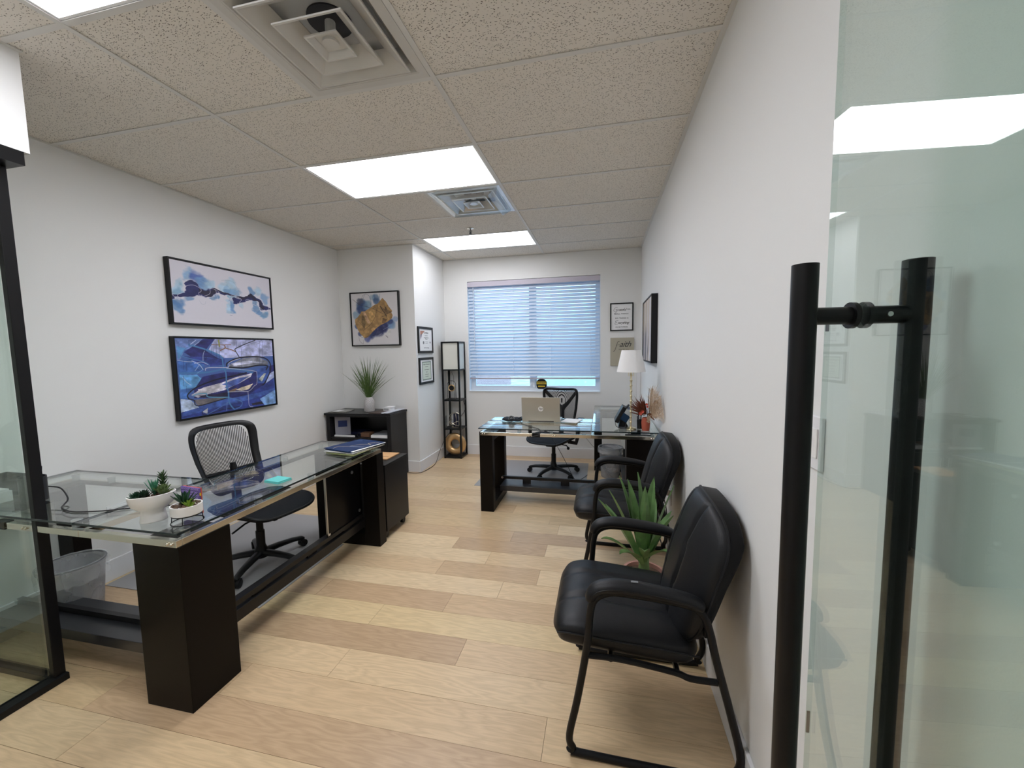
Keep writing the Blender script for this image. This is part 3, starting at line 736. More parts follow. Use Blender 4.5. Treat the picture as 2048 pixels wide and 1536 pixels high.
# outside things
t = thing('cut_brick_building', 'far red brick building, cut low to let sky light through, under the left half of the blind', 'wall', (-6, 18, -.3))  # distant brick building, cut low so bright sky shows between the slats
obj('wall', B().box(-16, -2.6, 18, 18.3, -.3, .7), 'brick', t, world=True)
obj('coping', B().box(-16.05, -2.55, 17.96, 18.34, .7, .78), 'asphalt', t, world=True)
b = B(); rr = random.Random(4)
for q in range(1500):
    x, y, z_ = rr.uniform(.3, 9), rr.uniform(8, 9.2), rr.uniform(-.3, .9); r = rr.uniform(.03, .07)
    a = Vector((rr.uniform(-1, 1), rr.uniform(-1, 1), rr.uniform(-.3, 1))).normalized()*r; c = a.orthogonal().normalized()*r*.5
    b.quad((x, y, z_), tuple(Vector((x, y, z_))+a*.5+c), tuple(Vector((x, y, z_))+a), tuple(Vector((x, y, z_))+a*.5-c))
b.box(.3, 9, 8.2, 9, -.3, .85)
o = one('hedge', b, 'hedge', 'pale green leafy hedge outside, under the right half of the blind', 'hedge', (5, 8.6, -.3))
# ================================================================== DESKS
def slab(x0, x1, y0, y1, z0, z1):
    b = B(); b.box(x0, x1, y0, y1, z0, z1, bev=.0012); b.bm.normal_update()
    for f_ in b.bm.faces: f_.material_index = 0 if abs(f_.normal.z) > .9 else 1
    return b
def desk(ox, oy, L, sy, bz):
    t = thing('corner_desk', L, 'desk', (ox, oy, 0))
    obj('main_glass', slab(.004, .55, 0, 1.536, .765, .775), ['desk_glass', 'glass_edge'], t)
    obj('return_glass', slab(-.985, .0, 0, .59, .765, .775), ['desk_glass', 'glass_edge'], t)
    for (x, y) in ((.50, .07), (.50, .43), (.50, .80), (.50, 1.16), (.50, 1.46), (.055, .74), (.055, 1.10), (.055, 1.46), (-.06, .05), (-.34, .05), (-.62, .05), (-.9, .05), (-.34, .535), (-.62, .535), (-.9, .535), (.055, .53)):
        b = B().cyl((x, y, .735), .017, .0295, 16); o = obj('spacer', b, 'clear', t, smooth=40)
        obj('spacer_cap', B().cyl((x, y, .7605), .019, .004, 16), 'steel', o, smooth=40)
    rz0, rz1 = .708, .736
    for r in ((.008, .526, .012, .036), (.502, .526, .037, 1.52), (.03, .054, .60, 1.52), (.055, .501, 1.496, 1.52), (-.972, .007, .012, .036), (-.972, -.948, .037, .565), (-.947, -.001, .541, .565), (.0, .024, .037, .60)):
        obj('rail', B().box(*r, rz0, rz1, bev=.0015), 'chrome', t)
    b = B()
    for x in (.485, .505, -.30, -.32, -.93, -.95): b.sphere((x, .009, .722), .006, 8)
    obj('bolt_heads', b, 'chrome', t, smooth=True)
    obj('rail_joint', B().box(-.50, -.43, .008, .040, .705, .739), 'plastic', t)
    # pillar by the near corner of the main part
    obj('pillar', B().box(.29, .528, .018, .244, .0, .707, bev=.0015), 'lam', t)
    # loop at the far end of the main part
    for r in ((-.0, .09), (.405, .53)): obj('leg', B().box(r[0], r[1], 1.448, 1.538, 0, .707, bev=.0015), 'lam', t)
    obj('foot_beam', B().box(.091, .404, 1.448, 1.538, 0, .09, bev=.001), 'lam', t)
    obj('head_beam', B().box(.091, .404, 1.45, 1.536, .64, .707, bev=.001), 'lam', t)
    # loop at the end of the return
    for r in ((.03, .10), (.47, .555)): obj('leg', B().box(-.985, -.865, r[0], r[1], 0, .735 if r[0] < .1 else .707, bev=.0015), 'lam', t)
    obj('foot_beam', B().box(-.985, -.865, .101, .469, 0, .07, bev=.001), 'lam', t)
    obj('head_beam', B().box(-.985, -.865, .101, .469, .65, .707, bev=.001), 'lam', t)
    # stretchers: flat board and a thin bar on brackets above it
    y0, y1 = sy; yc = (y0+y1)/2
    obj('stretcher_board', B().box(-.864, .289, y0, y1, .115, .165, bev=.002), 'lam_gloss', t)
    o = obj('stretcher_bar', B().box(-.864, .289, yc-.012, yc+.012, bz, bz+.027), 'lam2', t)
    for x in ((-.62, -.25, .1) if bz > .18 else ()): obj('bracket', B().box(x-.04, x+.04, yc-.008, yc+.008, .166, .204), 'lam2', t)
    obj('bolt_cap', B().cyl((-.862, yc-.0125, bz+.0135), .011, -.004, 14, 'y'), 'steel', t, smooth=40)
    obj('stretcher_board', B().box(.29, .41, .245, 1.447, .150, .210, bev=.002), 'lam2', t)
    obj('stretcher_bar', B().box(.375, .40, .245, 1.447, .225, .252), 'lam2', t)
    for y in (.5, .9, 1.25): obj('bracket', B().box(.38, .395, y-.04, y+.04, .2105, .2245), 'lam2', t)
    p = obj('modesty_panel', B().box(.384, .392, 1.06, 1.446, .255, .66), 'gloss', t)
    obj('panel_edge', B().box(.382, .394, 1.052, 1.060, .255, .645), 'steel', p)
    obj('panel_edge', B().box(.380, .396, 1.052, 1.075, .255, .268), 'steel', p)
    for y, z_ in ((1.34, .60), (1.41, .29)): obj('bolt_cap', B().cyl((.3925, y, z_), .012, .004, 16, 'x'), 'steel', p, smooth=40)
    b = B().cyl((.5285, 1.40, .0), .0, .0)
    b.bm.free()
    return t
dL = desk(-.19, -.638, 'L-shaped glass-topped desk with dark wood legs along the left wall, nearest the camera', (.125, .335), .168)
dR = desk(1.875, 1.565, 'L-shaped glass-topped desk with dark wood legs in front of the window', (.27, .47), .205)

# drawer pedestal
t = thing('drawer_pedestal', 'low black drawer pedestal at the far end of the left glass desk', 'cabinet', (.10, 1.11, 0))
obj('body', B().box(-.125, .335, .925, 1.285, .065, .575, bev=.002), 'lam2', t, world=True)
obj('top', B().box(-.13, .339, .921, 1.289, .576, .594, bev=.002), 'lam2', t, world=True)
for z0, z1 in ((.075, .225), (.232, .382), (.389, .565)):
    d = obj('drawer', B().box(-.143, -.126, .93, 1.28, z0, z1, bev=.002), 'lam2', t, world=True)
    obj('handle', B().box(-.158, -.144, 1.04, 1.17, (z0+z1)/2-.006, (z0+z1)/2+.006), 'steel', d, world=True)
for x in (-.085, .295):
    for y in (.965, 1.245):
        b = B().cyl((x-.012, y, .027), .026, .024, 16, 'x'); b.box(x-.02, x+.02, y-.02, y+.02, .045, .0645)
        obj('caster', b, 'plastic', t, smooth=40, world=True)
fo = B().box(.115, .275, 1.06, 1.272, .595, .602); tt = one('folder', fo, 'tan', 'tan card folder lying on the low black drawer pedestal', 'folder', (.2, 1.17, .595))
obj('print_line', B().box(.20, .25, 1.13, 1.137, .6021, .6026), 'ink', tt, world=True); obj('print_line', B().box(.125, .20, 1.245, 1.249, .6021, .6026), 'ink', tt, world=True)

# ================================================================== BLACK CABINET in the corner
cx0, cx1, cy0, cy1, ct = -1.152, -.335, 2.215, 2.592, .772
t = thing('open_cabinet', 'black cabinet with an open shelf in the corner under the gold and blue painting', 'cabinet', ((cx0+cx1)/2, (cy0+cy1)/2, 0))
obj('top', B().box(cx0-.014, cx1+.012, cy0-.022, cy1, ct-.024, ct, bev=.003), 'lam2', t, world=True)
obj('side_panel', B().box(cx0, cx0+.045, cy0, cy1, 0, ct-.025, bev=.001), 'lam2', t, world=True)
obj('side_panel', B().box(cx1-.045, cx1, cy0, cy1, 0, ct-.025, bev=.001), 'lam2', t, world=True)
obj('back_panel', B().box(cx0+.046, cx1-.046, cy1-.012, cy1-.001, 0, ct-.025), 'lam2', t, world=True)
obj('shelf', B().box(cx0+.046, cx1-.046, cy0+.006, cy1-.013, .468, .490), 'lam2', t, world=True)
obj('apron', B().box(cx0+.046, cx1-.046, cy0+.001, cy0+.02, ct-.045, ct-.026), 'lam2', t, world=True)
obj('plinth', B().box(cx0+.046, cx1-.046, cy0+.02, cy0+.04, 0, .07), 'lam2', t, world=True)
xm = (cx0+cx1)/2
for a, c in ((cx0+.048, xm-.002), (xm+.002, cx1-.048)):
    d = obj('door', B().box(a, c, cy0, cy0+.018, .074, .464, bev=.002), 'lam2', t, world=True)
    hx = c-.03 if a < xm-.1 else a+.03
    obj('handle', B().tube([(hx, cy0-.0005, .34), (hx, cy0-.022, .34), (hx, cy0-.022, .42), (hx, cy0-.0005, .42)], .004, 8), 'steel', d, world=True, smooth=40)
# on top
vx, vy = -.705, 2.40
t = thing('grass_vase', 'white chevron vase of tall thin green grass on the black corner cabinet', 'vase', (vx, vy, ct))
obj('vase', B().lathe([(0, 0), (.056, 0), (.061, .01), (.062, .09), (.057, .125), (.043, .150), (.039, .166), (.034, .166), (.036, .15), (0, .14)], (0, 0, 0), 32), 'chevron', t, smooth=40)
tips = [(-.919, 1.318), (-.886, 1.329), (-.777, 1.421), (-.738, 1.415), (-.687, 1.402), (-.636, 1.413), (-.585, 1.407), (-.54, 1.412), (-.499, 1.354), (-.455, 1.348), (-.921, 1.178), (-.362, 1.188), (-.873, 1.213)]
rr = random.Random(3); b = B()
for q in range(125):
    if q < len(tips): tx, tz, ty = tips[q][0]-vx, tips[q][1]-ct, rr.uniform(-.05, .05)
    else:
        a = rr.gauss(0, .34); Lg = rr.uniform(.30, .62)*(1-.25*abs(a)); a = max(-.62, min(.62, a)); tx = math.sin(a)*Lg*1.0; tz = .14+math.cos(a)*Lg*.86; ty = rr.uniform(-.14, .14)
        ty = max(-.14, min(.14, ty))
    bx, by_ = rr.uniform(-.018, .018), rr.uniform(-.018, .018)
    mid = (bx+(tx-bx)*.38, by_+(ty-by_)*.38, .15+(tz-.15)*.55)
    b.leaf((bx, by_, .14), mid, (tx, ty, tz), .0055, (0, -1, 0), n=5, thick=.0006)
gr = obj('grass_blades', b, 'grass', t, smooth=True); gr['kind'] = 'stuff'
t = one('magazine', B().box(-1.14, -.93, 2.24, 2.44, ct+.0005, ct+.008, rot=Matrix.Rotation(.06, 4, 'Z'), c=(-1.03, 2.34, 0)), mat('magazine_cover', (120, 118, 112), .3, var=.6, vscale=14), 'glossy grey magazine lying at the left end of the black corner cabinet', 'magazine', (-1.03, 2.34, ct))
obj('cover_print', B().box(-1.11, -1.03, 2.27, 2.40, ct+.0081, ct+.0086), 'paper', t, world=True)
t = one('leather_folder', B().box(-.60, -.345, 2.205, 2.50, ct+.0005, ct+.007, bev=.002), 'brown', 'dark brown folder under the white box on the black corner cabinet', 'folder', (-.47, 2.35, ct))
t = one('paper_sheets', B().box(-.425, -.345, 2.20, 2.55, ct+.0075, ct+.014, rot=Matrix.Rotation(-.10, 4, 'Z'), c=(-.385, 2.38, 0)).box(-.43, -.40, 2.19, 2.22, ct+.0075, ct+.012), mat('print_paper', (190, 192, 200), .5), 'loose white sheets at the right edge of the black corner cabinet', 'paper', (-.385, 2.38, ct+.0075))
t = thing('card_box', 'small white cardboard box on the black corner cabinet beside the vase', 'box', (-.455, 2.44, ct+.0075))
obj('carton', B().box(-.52, -.425, 2.39, 2.48, ct+.0075, ct+.046, bev=.001), 'paper', t, world=True); obj('lid', B().box(-.50, -.415, 2.385, 2.485, ct+.0465, ct+.052, bev=.001), 'paper', t, world=True)
obj('print_panel', B().box(-.514, -.452, 2.3888, 2.3894, ct+.014, ct+.036), mat('pale_print', (170, 172, 172), .6), t, world=True)
# inside the open shelf
sz = .4905
t = thing('brochure', 'white brochure with a dark blue picture standing at the left of the open shelf', 'brochure', (-1.07, 2.33, sz))
R_ = Matrix.Rotation(math.radians(28), 4, 'Z')
obj('sheet', B().box(-1.095, -.925, 2.285, 2.291, sz+.001, sz+.228, rot=R_, c=(-1.095, 2.285, 0)), mat('brochure_grey', (150, 150, 160), .5), t, world=True)
obj('picture', B().box(-1.06, -.96, 2.2838, 2.2846, sz+.10, sz+.175, rot=R_, c=(-1.095, 2.285, 0)), mat('brochure_blue', (34, 52, 104), .4), t, world=True)
one('binder', B().box(-1.09, -.80, 2.385, 2.39, sz+.001, sz+.03).box(-1.09, -.80, 2.391, 2.57, sz+.001, sz+.004).box(-1.085, -.805, 2.391, 2.565, sz+.005, sz+.024).box(-1.09, -.80, 2.391, 2.57, sz+.025, sz+.030), 'navy_dark', 'dark navy binder lying at the back of the open shelf of the corner cabinet', 'binder', (-.94, 2.47, sz))
one('paper_stack', B().box(-1.08, -.82, 2.245, 2.259, sz+.001, sz+.018), 'paper', 'thin white paper stack at the lip of the open shelf, left side', 'paper', (-.95, 2.25, sz))
t = thing('brown_box', 'little brown cardboard box in the middle of the open shelf', 'box', (-.70, 2.33, sz))
obj('carton', B().box(-.755, -.64, 2.27, 2.37, sz+.001, sz+.045, bev=.001), 'brownbox', t, world=True)
obj('tape_roll', B().tube([(-.765+.0, 2.262+.0, sz+.024+.02*math.sin(a*PI/8)) if False else (-.765+.022*math.cos(a*PI/8), 2.258, sz+.026+.022*math.sin(a*PI/8)) for a in range(16)], .003, 6, closed=True), 'darkgrey', t, world=True, smooth=True)
t = one('paper_ream', B().box(-.60, -.395, 2.235, 2.50, sz+.001, sz+.030), 'paper', 'thick white paper stack at the right of the open shelf', 'paper', (-.5, 2.37, sz))
one('grey_folder', B().box(-.60, -.395, 2.26, 2.50, sz+.031, sz+.037), 'grey', 'grey folder on the thick paper stack in the open shelf', 'folder', (-.5, 2.38, sz+.031))

# ================================================================== OFFICE CHAIRS
def chair_base(t, ph=0, hub_h=.32):
    b = B().lathe([(0, .055), (.045, .055), (.05, .09), (.034, .12), (.028, .14), (.028, .24), (.022, .245), (.022, hub_h+.03), (0, hub_h+.03)], (0, 0, 0), 20)
    obj('gas_column', b, 'plastic', t, smooth=35)
    for k in range(5):
        a = ph+k*2*PI/5; m4 = Matrix.Rotation(a, 4, 'Z')
        b = B(); b.tube([(.03, 0, .085), (.12, 0, .085), (.22, 0, .078), (.285, 0, .066), (.305, 0, .058)], [.030, .027, .023, .020, .012], 10, flat=.75, up=(0, 0, 1))
        bmesh.ops.transform(b.bm, matrix=m4, verts=b.bm.verts); lg = obj('leg', b, 'plastic', t, smooth=40)
        b = B(); b.cyl((.285, 0, .040), .007, .022, 8); n0 = len(b.bm.verts)
        for yy in (-.022, .004): b.cyl((.295, yy, .0275), .0265, .018, 18, 'y')
        b.box(.275, .302, -.0235, .0235, .036, .056, bev=.004)
        bmesh.ops.transform(b.bm, matrix=m4, verts=b.bm.verts); obj('caster', b, 'plastic', lg, smooth=40)
    obj('tilt_box', B().box(-.09, .10, -.06, .06, hub_h+.02, hub_h+.075, bev=.012), 'plastic', t, smooth=40)
def seat_pad(t, cx, z, a, c, lip=.03):
    def fn(u, v, h):
        x = cx+a*u; y = c*v*(1-.08*(u+1)/2)
        zz = z-lip*max(0, u-.45)**2*3.0+.012*abs(v)**3*(1 if h >= 0 else 0)-.01*(1-abs(u))*(1-v*v)
        return (x, y, zz+(.018*h if h > 0 else .034*h))
    b = B().pillow(fn, 24, 24, 4.5, lambda u, v: 1, lambda u, v: 1); obj('seat', b, 'fabric', t, smooth=60)
    rim = [(fn(math.copysign(abs(math.cos(q))**.46, math.cos(q)), math.copysign(abs(math.sin(q))**.46, math.sin(q)), 0)) for q in [k*2*PI/48 for k in range(48)]]
    obj('seat_rim', B().tube(rim, .010, 8, closed=True), 'plastic', t, smooth=True)
# left chair: local +x is the way it faces
def chair_left():
    t = thing('office_chair', 'black mesh-back office chair behind the left desk, under the blue paintings', 'office chair', (-.35, .43, .004), math.radians(-10))
    chair_base(t, math.radians(-63)); seat_pad(t, .065, .445, .265, .255)
    obj('lever', B().tube([(.06, -.05, .36), (.08, -.15, .36), (.09, -.24, .335)], .006, 8).box(.045, .075, .055, .085, .29, .36, bev=.006), 'plastic', t, smooth=40)
    # back: rounded frame wider at the top
    def bp(u, v, n_=0):  # u across -1..1, v 0 bottom..1 top, n_ = offset to the rear
        wd = .185+.060*v**.8; z_ = .50+.475*v; y = wd*u
        x = -.200-.180*v+.065*u*u-.040*math.sin(PI*min(1, v*1.1))
        return Vector((x-n_, y, z_))
    def ring(e, s_, n_, N=80):
        out = []
        for k in range(N):
            a = k*2*PI/N; cu, su = math.cos(a), math.sin(a)
            out.append(bp(s_[0]*math.copysign(abs(cu)**e, cu), .5+s_[1]*.5*math.copysign(abs(su)**e, su)+s_[2], n_))
        return out
    R4 = [ring(.38, (1, 1, 0), .0), ring(.38, (.93, .955, 0), -.010), ring(.34, (.80, .84, .01), -.003), ring(.34, (.80, .84, .01), .010), ring(.38, (.94, .96, 0), .020)]
    b = B(); V_ = [[b.bm.verts.new(p) for p in r] for r in R4]
    for A, C in zip(V_, V_[1:]+V_[:1]):
        for k in range(len(A)): b.face([A[k], A[(k+1) % len(A)], C[(k+1) % len(A)], C[k]])
    obj('back_frame', b, 'plastic', t, smooth=70)
    b = B(); n = 36
    for k in range(n):
        u = -.80+1.6*k/(n-1); vv = .43*(1-(abs(u)/.84)**7)
        b.tube([bp(u, .505-vv+2*vv*q/8, .003) for q in range(9)], .0027, 4, cap=False)
    o = obj('back_threads', b, 'thread', t); o['kind'] = 'stuff'
    b = B(); b.tube([(-.02, 0, .36), (-.14, 0, .37), (-.215, 0, .43), (-.225, 0, .60), (-.235, 0, .70)], [.03, .03, .028, .024, .016], 12, flat=1.5)
    b.tube([bp(-.88, .30, .015), bp(0, .26, .025), bp(.88, .30, .015)], .014, 8)
    obj('back_support', b, 'plastic', t, smooth=True)
    return t
chair_left()
def chair_right():
    t = thing('office_chair', 'black office chair with a Y-braced netting back behind the desk by the window', 'office chair', (1.415, 2.79, .004), math.radians(-107))
    chair_base(t, math.radians(-9)); seat_pad(t, .06, .445, .25, .255)
    obj('lever', B().tube([(.02, .05, .37), (.02, .17, .36), (.02, .19, .335)], .007, 8).sphere((.02, .19, .33), .018, 8), 'plastic', t, smooth=40)
    def bp(u, v):
        wd = .175+.045*v**.8; z_ = .55+.425*v; return Vector((-.20-.05*v+.05*u*u-.03*math.sin(PI*v), wd*u, z_+.018*(u*u)*(v > .8)*5*(v-.8)))
    loop = []
    for k in range(64):
        a = k*2*PI/64; cu, su = math.cos(a), math.sin(a); loop.append(bp(math.copysign(abs(cu)**.25, cu), .5+.5*math.copysign(abs(su)**.25, su)))
    obj('back_frame', B().tube(loop, .015, 10, closed=True, flat=1.4), 'plastic', t, smooth=True)
    b = B(); b.grid(lambda i, j: tuple(bp(-.97+1.94*i, .03+.94*j)+Vector((.004, 0, 0))), 12, 8)
    bm = b.bm; obj('back_netting', b, 'netting', t, smooth=True)
    b = B(); c = bp(0, .42)
    for s_ in (-1, 1):
        b.tube([bp(.93*s_, .93)+Vector((-.006, 0, 0)), bp(.45*s_, .66)+Vector((-.01, 0, 0)), c+Vector((-.012, 0, 0)), bp(0, .05)+Vector((-.014, 0, 0))], [.012, .014, .020, .026], 8, flat=1.6)
    b.tube([(-.02, 0, .36), (-.16, 0, .38), (-.24, 0, .46), (-.235, 0, .58)], [.03, .03, .028, .026], 12, flat=1.4)
    obj('back_support', b, 'plastic', t, smooth=True)
    for s_ in (-1, 1):
        b = B(); b.tube([(.02, .19*s_, .405), (.02, .285*s_, .40), (.01, .30*s_, .47), (.0, .30*s_, .64)], [.016, .018, .018, .02], 10, flat=1.3)
        ar = obj('armrest', b, 'plastic', t, smooth=True)
        obj('arm_pad', B().box(-.12, .13, s_*.30-.042, s_*.30+.042, .642, .672, bev=.012), 'darkgrey', ar, smooth=40)
    return t
chair_right()

# ================================================================== GUEST CHAIRS (local x = towards the wall)
def guest_chair(y, L):
    t = thing('guest_chair', L, 'chair', (2.1, y, 0), 0, 'black leather guest chairs against the right wall')
    P = lambda l: [(p[0]-2.1, p[1]) for p in l]
    prof = P([(1.90, .0125), (2.36, .0125), (2.395, .035), (2.418, .10), (2.385, .25), (2.335, .44), (2.312, .54), (2.285, .60), (2.22, .622), (2.05, .634), (1.985, .628), (1.945, .60), (1.930, .55), (1.918, .42), (1.885, .22), (1.856, .075), (1.868, .03)])
    for s_ in (-1, 1):
        fr_ = spline([(x, s_*.262, z_) for x, z_ in prof], 4, closed=True)
        fr = obj('side_frame', B().tube(fr_, .0130, 10, closed=True, up=(0, 1, 0)), 'blackmetal', t, smooth=True)
        for q in fr.data.vertices: pass
        pad = spline([(-.172, s_*.262, .600), (-.160, s_*.262, .628), (-.13, s_*.262, .648), (-.06, s_*.262, .657), (.06, s_*.262, .648), (.15, s_*.262, .634), (.190, s_*.262, .616)], 5)
        n = len(pad); b = B(); b.tube(pad, [.010+.013*min(1, math.sin(PI*min(1, (i+1)/(n+1)))**.35) for i in range(n)], 14, flat=1.4, up=(0, 1, 0))
        o = obj('arm_pad', b, 'leather', t, smooth=True)
        b = B(); b.tube([(p.x, p.y+s_*.031, p.z+.004) for p in pad[3:-3]], .0016, 5); obj('piping', b, 'leather', o, smooth=True)
        b = B(); b.tube(spline([(-.182, s_*.262, .392), (-.06, s_*.25, .384), (.11, s_*.25, .366), (.16, s_*.25, .352), (.243, s_*.262, .362)], 4), .0105, 8); obj('seat_rail', b, 'blackmetal', t, smooth=True)
    b = B()
    for x, z_ in ((-.10, .378), (.12, .362)): b.tube([(x, -.25, z_), (x, .25, z_)], .010, 8)
    obj('cross_rail', b, 'blackmetal', t, smooth=True)
    seams = (-.36, .36)
    def groove(v, d=1.0): return 1-d*sum(math.exp(-((v-s_)/.030)**2) for s_ in seams)
    def sfn(u, v, h):
        x = -.050+.250*u; wob = .004*math.sin(v*9+u*3)
        crown = .012*(1-v*v)
        zc = .437-.020*u-.020*max(0, -u-.55)**2*6
        yy = v*.246
        if h > 0: z_ = zc+(.045+crown+wob*.5)*h
        else: z_ = zc+(.072-.010*u)*h
        return (x-.012*(1-abs(h))*(1 if u < -.8 else 0), yy, z_)
    b = B().pillow(sfn, 30, 46, 7, lambda u, v: 1-.30*(1-groove(v)), lambda u, v: 1, es=.42)
    obj('seat_cushion', b, 'leather', t, smooth=60)
    for s_ in (-1, 1):
        b = B(); b.tube(spline([(-.288, s_*.232, .440), (-.24, s_*.243, .450), (-.10, s_*.247, .446), (.10, s_*.247, .436), (.19, s_*.243, .426)], 5), .0032, 6); obj('seat_piping', b, 'leather', t, smooth=True)
    def bfn(u, v, h):
        # u up, v across; h > 0 front, h < 0 rear
        hw = .246; z_ = .667+.245*u
        F = .108+.27*(z_-.5)+.046*v*v; Rr = min(.336, .205+.34*max(0, z_-.45))
        rim = F+.032
        x = rim+(F-.012*math.cos(u*PI*.5)-rim)*h if h > 0 else rim+(Rr-rim)*(-h)
        return (x, hw*v, z_-max(0, u)*.050*v*v)
    b = B().pillow(bfn, 34, 50, 4.2, lambda u, v: 1-.62*(1-groove(v, .8))-.05*math.exp(-((u+.55)/.05)**2), lambda u, v: 1, es=.40, esb=.16, mib=1)
    obj('back_cushion', b, ['leather', 'leather_side'], t, smooth=60)
    b = B(); pts = []
    for k in range(64):
        a = k*2*PI/64; c_, s2 = math.cos(a), math.sin(a); e = 2/4.2
        u, v = math.copysign(abs(c_)**e, c_), math.copysign(abs(s2)**e, s2)
        pts.append(Vector(bfn(u, v, .0)))
    b.tube(pts, .0045, 6, closed=True); obj('back_piping', b, 'leather', t, smooth=True)
    obj('back_bracket', B().box(.20, .222, -.25, .25, .50, .53, bev=.004), 'blackmetal', t)
    return t
g1 = guest_chair(-.21, 'black leather sled-base guest chair nearest the camera, by the glass door')
g2 = dup(g1, (2.1, .885, 0), 0, 'black leather sled-base guest chair beyond the agave, next to the window desk')
tg = obj('maker_tag', B().box(-.035, -.012, -.268, -.258, .6785, .6805), 'grey', g1)
# ================================================================== AGAVE between the guest chairs
t = thing('agave_plant', 'spiky green agave in a blush pot on the floor between the guest chairs', 'plant', (2.19, .36, 0))
obj('pot', B().lathe([(0, 0), (.075, 0), (.085, .01), (.105, .24), (.112, .245), (.112, .262), (.098, .262), (.096, .24), (0, .235)], (0, 0, 0), 28), 'pink', t, smooth=40)
obj('soil', B().lathe([(0, .249), (.06, .248), (.0965, .242)], (0, 0, 0), 24), 'pebble', t, smooth=True)
b = B().tube([(0, 0, .24), (0, 0, .40)], [.032, .02], 10); obj('stem', b, 'agave', t, smooth=True)
tips = [(-.033, .80, .02), (-.127, .766, .05), (-.182, .72, -.06), (-.081, .735, .10), (-.240, .641, .02), (.137, .757, -.04), (.056, .763, .08), (-.004, .697, -.13), (-.225, .473, -.10), (.150, .572, .09), (-.136, .439, -.18), (.105, .459, -.17), (.017, .658, .16), (-.049, .626, -.15), (-.20, .56, .16), (.08, .60, .19), (-.02, .48, -.22), (.12, .64, -.14), (-.15, .60, -.15), (.0, .74, -.02)]
for k, (x, z_, y) in enumerate(tips):
    b = B(); r0 = Vector((x, y, 0)).normalized()*.015 if (abs(x)+abs(y)) > 1e-6 else Vector((0, 0, 0))
    low = z_ < .5; p0 = (r0.x, r0.y, .29+.01*(k % 6)); m_ = (x*(.72 if low else .55), y*(.72 if low else .55), .29+(z_-.29)*(1.05 if low else .62))
    n_ = Vector((-x, -y, .55)).normalized()
    b.leaf(p0, m_, (x, y, z_), .066-.010*(k % 3), n_, n=9, thick=.004, fold=.30)
    obj('leaf', b, 'agave', t, smooth=True)

# ================================================================== LITTER BINS
def bin_(name, L, x, y, rt_, rb, h, linerdrop, tilt=0):
    t = thing('litter_bin', L, 'bin', (x, y, 0))
    obj('bucket', B().lathe([(0, .004), (rb, .004), (rt_, h), (rt_+.006, h), (rt_+.006, h-.014), (rt_-.001, h-.014), (rb-.003, .001), (0, .001)], (0, 0, 0), 36), 'bin', t, smooth=40)
    obj('rim', B().tube([((rt_+.003)*math.cos(a*PI/20), (rt_+.003)*math.sin(a*PI/20), h) for a in range(40)], .0045, 8, closed=True), 'darkgrey', t, smooth=True)
    rr = random.Random(int(h*1000)); b = B(); n = 48; prof = [(rt_-.004, h+.006), (rt_+.010, h+.007), (rt_+.016, h-.02), (rt_+.012, h-.06), (rt_+.014, h-linerdrop)]
    inner = [(rb*.8, .03), (rb, .08), (rt_-.02, h*.6)]
    rings = []
    for r, z_ in inner+prof:
        rings.append([b.bm.verts.new(((r+rr.uniform(-.002, .002))*math.cos(2*PI*k/n), (r+rr.uniform(-.002, .002))*math.sin(2*PI*k/n), z_+rr.uniform(-.006, .006)*(1 if z_ < h-.03 else .2))) for k in range(n)])
    for A, C in zip(rings, rings[1:]):
        for k in range(n): b.face([A[k], A[(k+1) % n], C[(k+1) % n], C[k]])
    obj('bin_liner', b, 'liner', t, smooth=True)
    b = B()
    for k in range(14):
        a, r = rr.uniform(0, 2*PI), rr.uniform(0, rb*.7); b.sphere((r*math.cos(a), r*math.sin(a), .03+rr.uniform(0, .05)), rr.uniform(.018, .03), 6)
    obj('crumpled_paper', b, 'paper', t)
    return t
bin_('bin', 'smoky plastic bin with a clear liner under the left desk', -.885, -.275, .132, .104, .335, .085)
bin_('bin', 'clear lined waste bin under the window desk, by the guest chair', 2.06, 2.83, .128, .105, .34, .02)
t = thing('paper_shredder', 'narrow dark shredder with a white head behind the waste bin', 'shredder', (2.27, 2.87, 0))
obj('body', B().box(2.20, 2.33, 2.79, 2.95, 0, .33, bev=.006), 'darkgrey', t, world=True)
obj('head', B().prism([(2.175, .46), (2.345, .46), (2.335, .385), (2.32, .335), (2.205, .335), (2.185, .385)], 2.78, 2.96, 'y'), 'white', t, world=True)

# ================================================================== FLOOR MATS
def fmat(L, x0, x1, y0, y1, tongue=None):
    b = B()
    poly = tongue or [(x0, y0), (x1, y0), (x1, y1), (x0, y1)]
    b.prism(poly, .0006, .0035); return one('chair_mat', b, 'mat_grey', L, 'floor mat', ((x0+x1)/2, (y0+y1)/2, .0006))
fmat('grey floor mat under the chair at the left desk', -1.14, .04, .01, .80, [(-1.14, .01), (.04, .01), (.04, .79), (-.21, .79), (-.21, 1.22), (-1.14, 1.22)])
fmat('grey floor mat under the chair by the window', .61, 1.80, 2.25, 3.30)

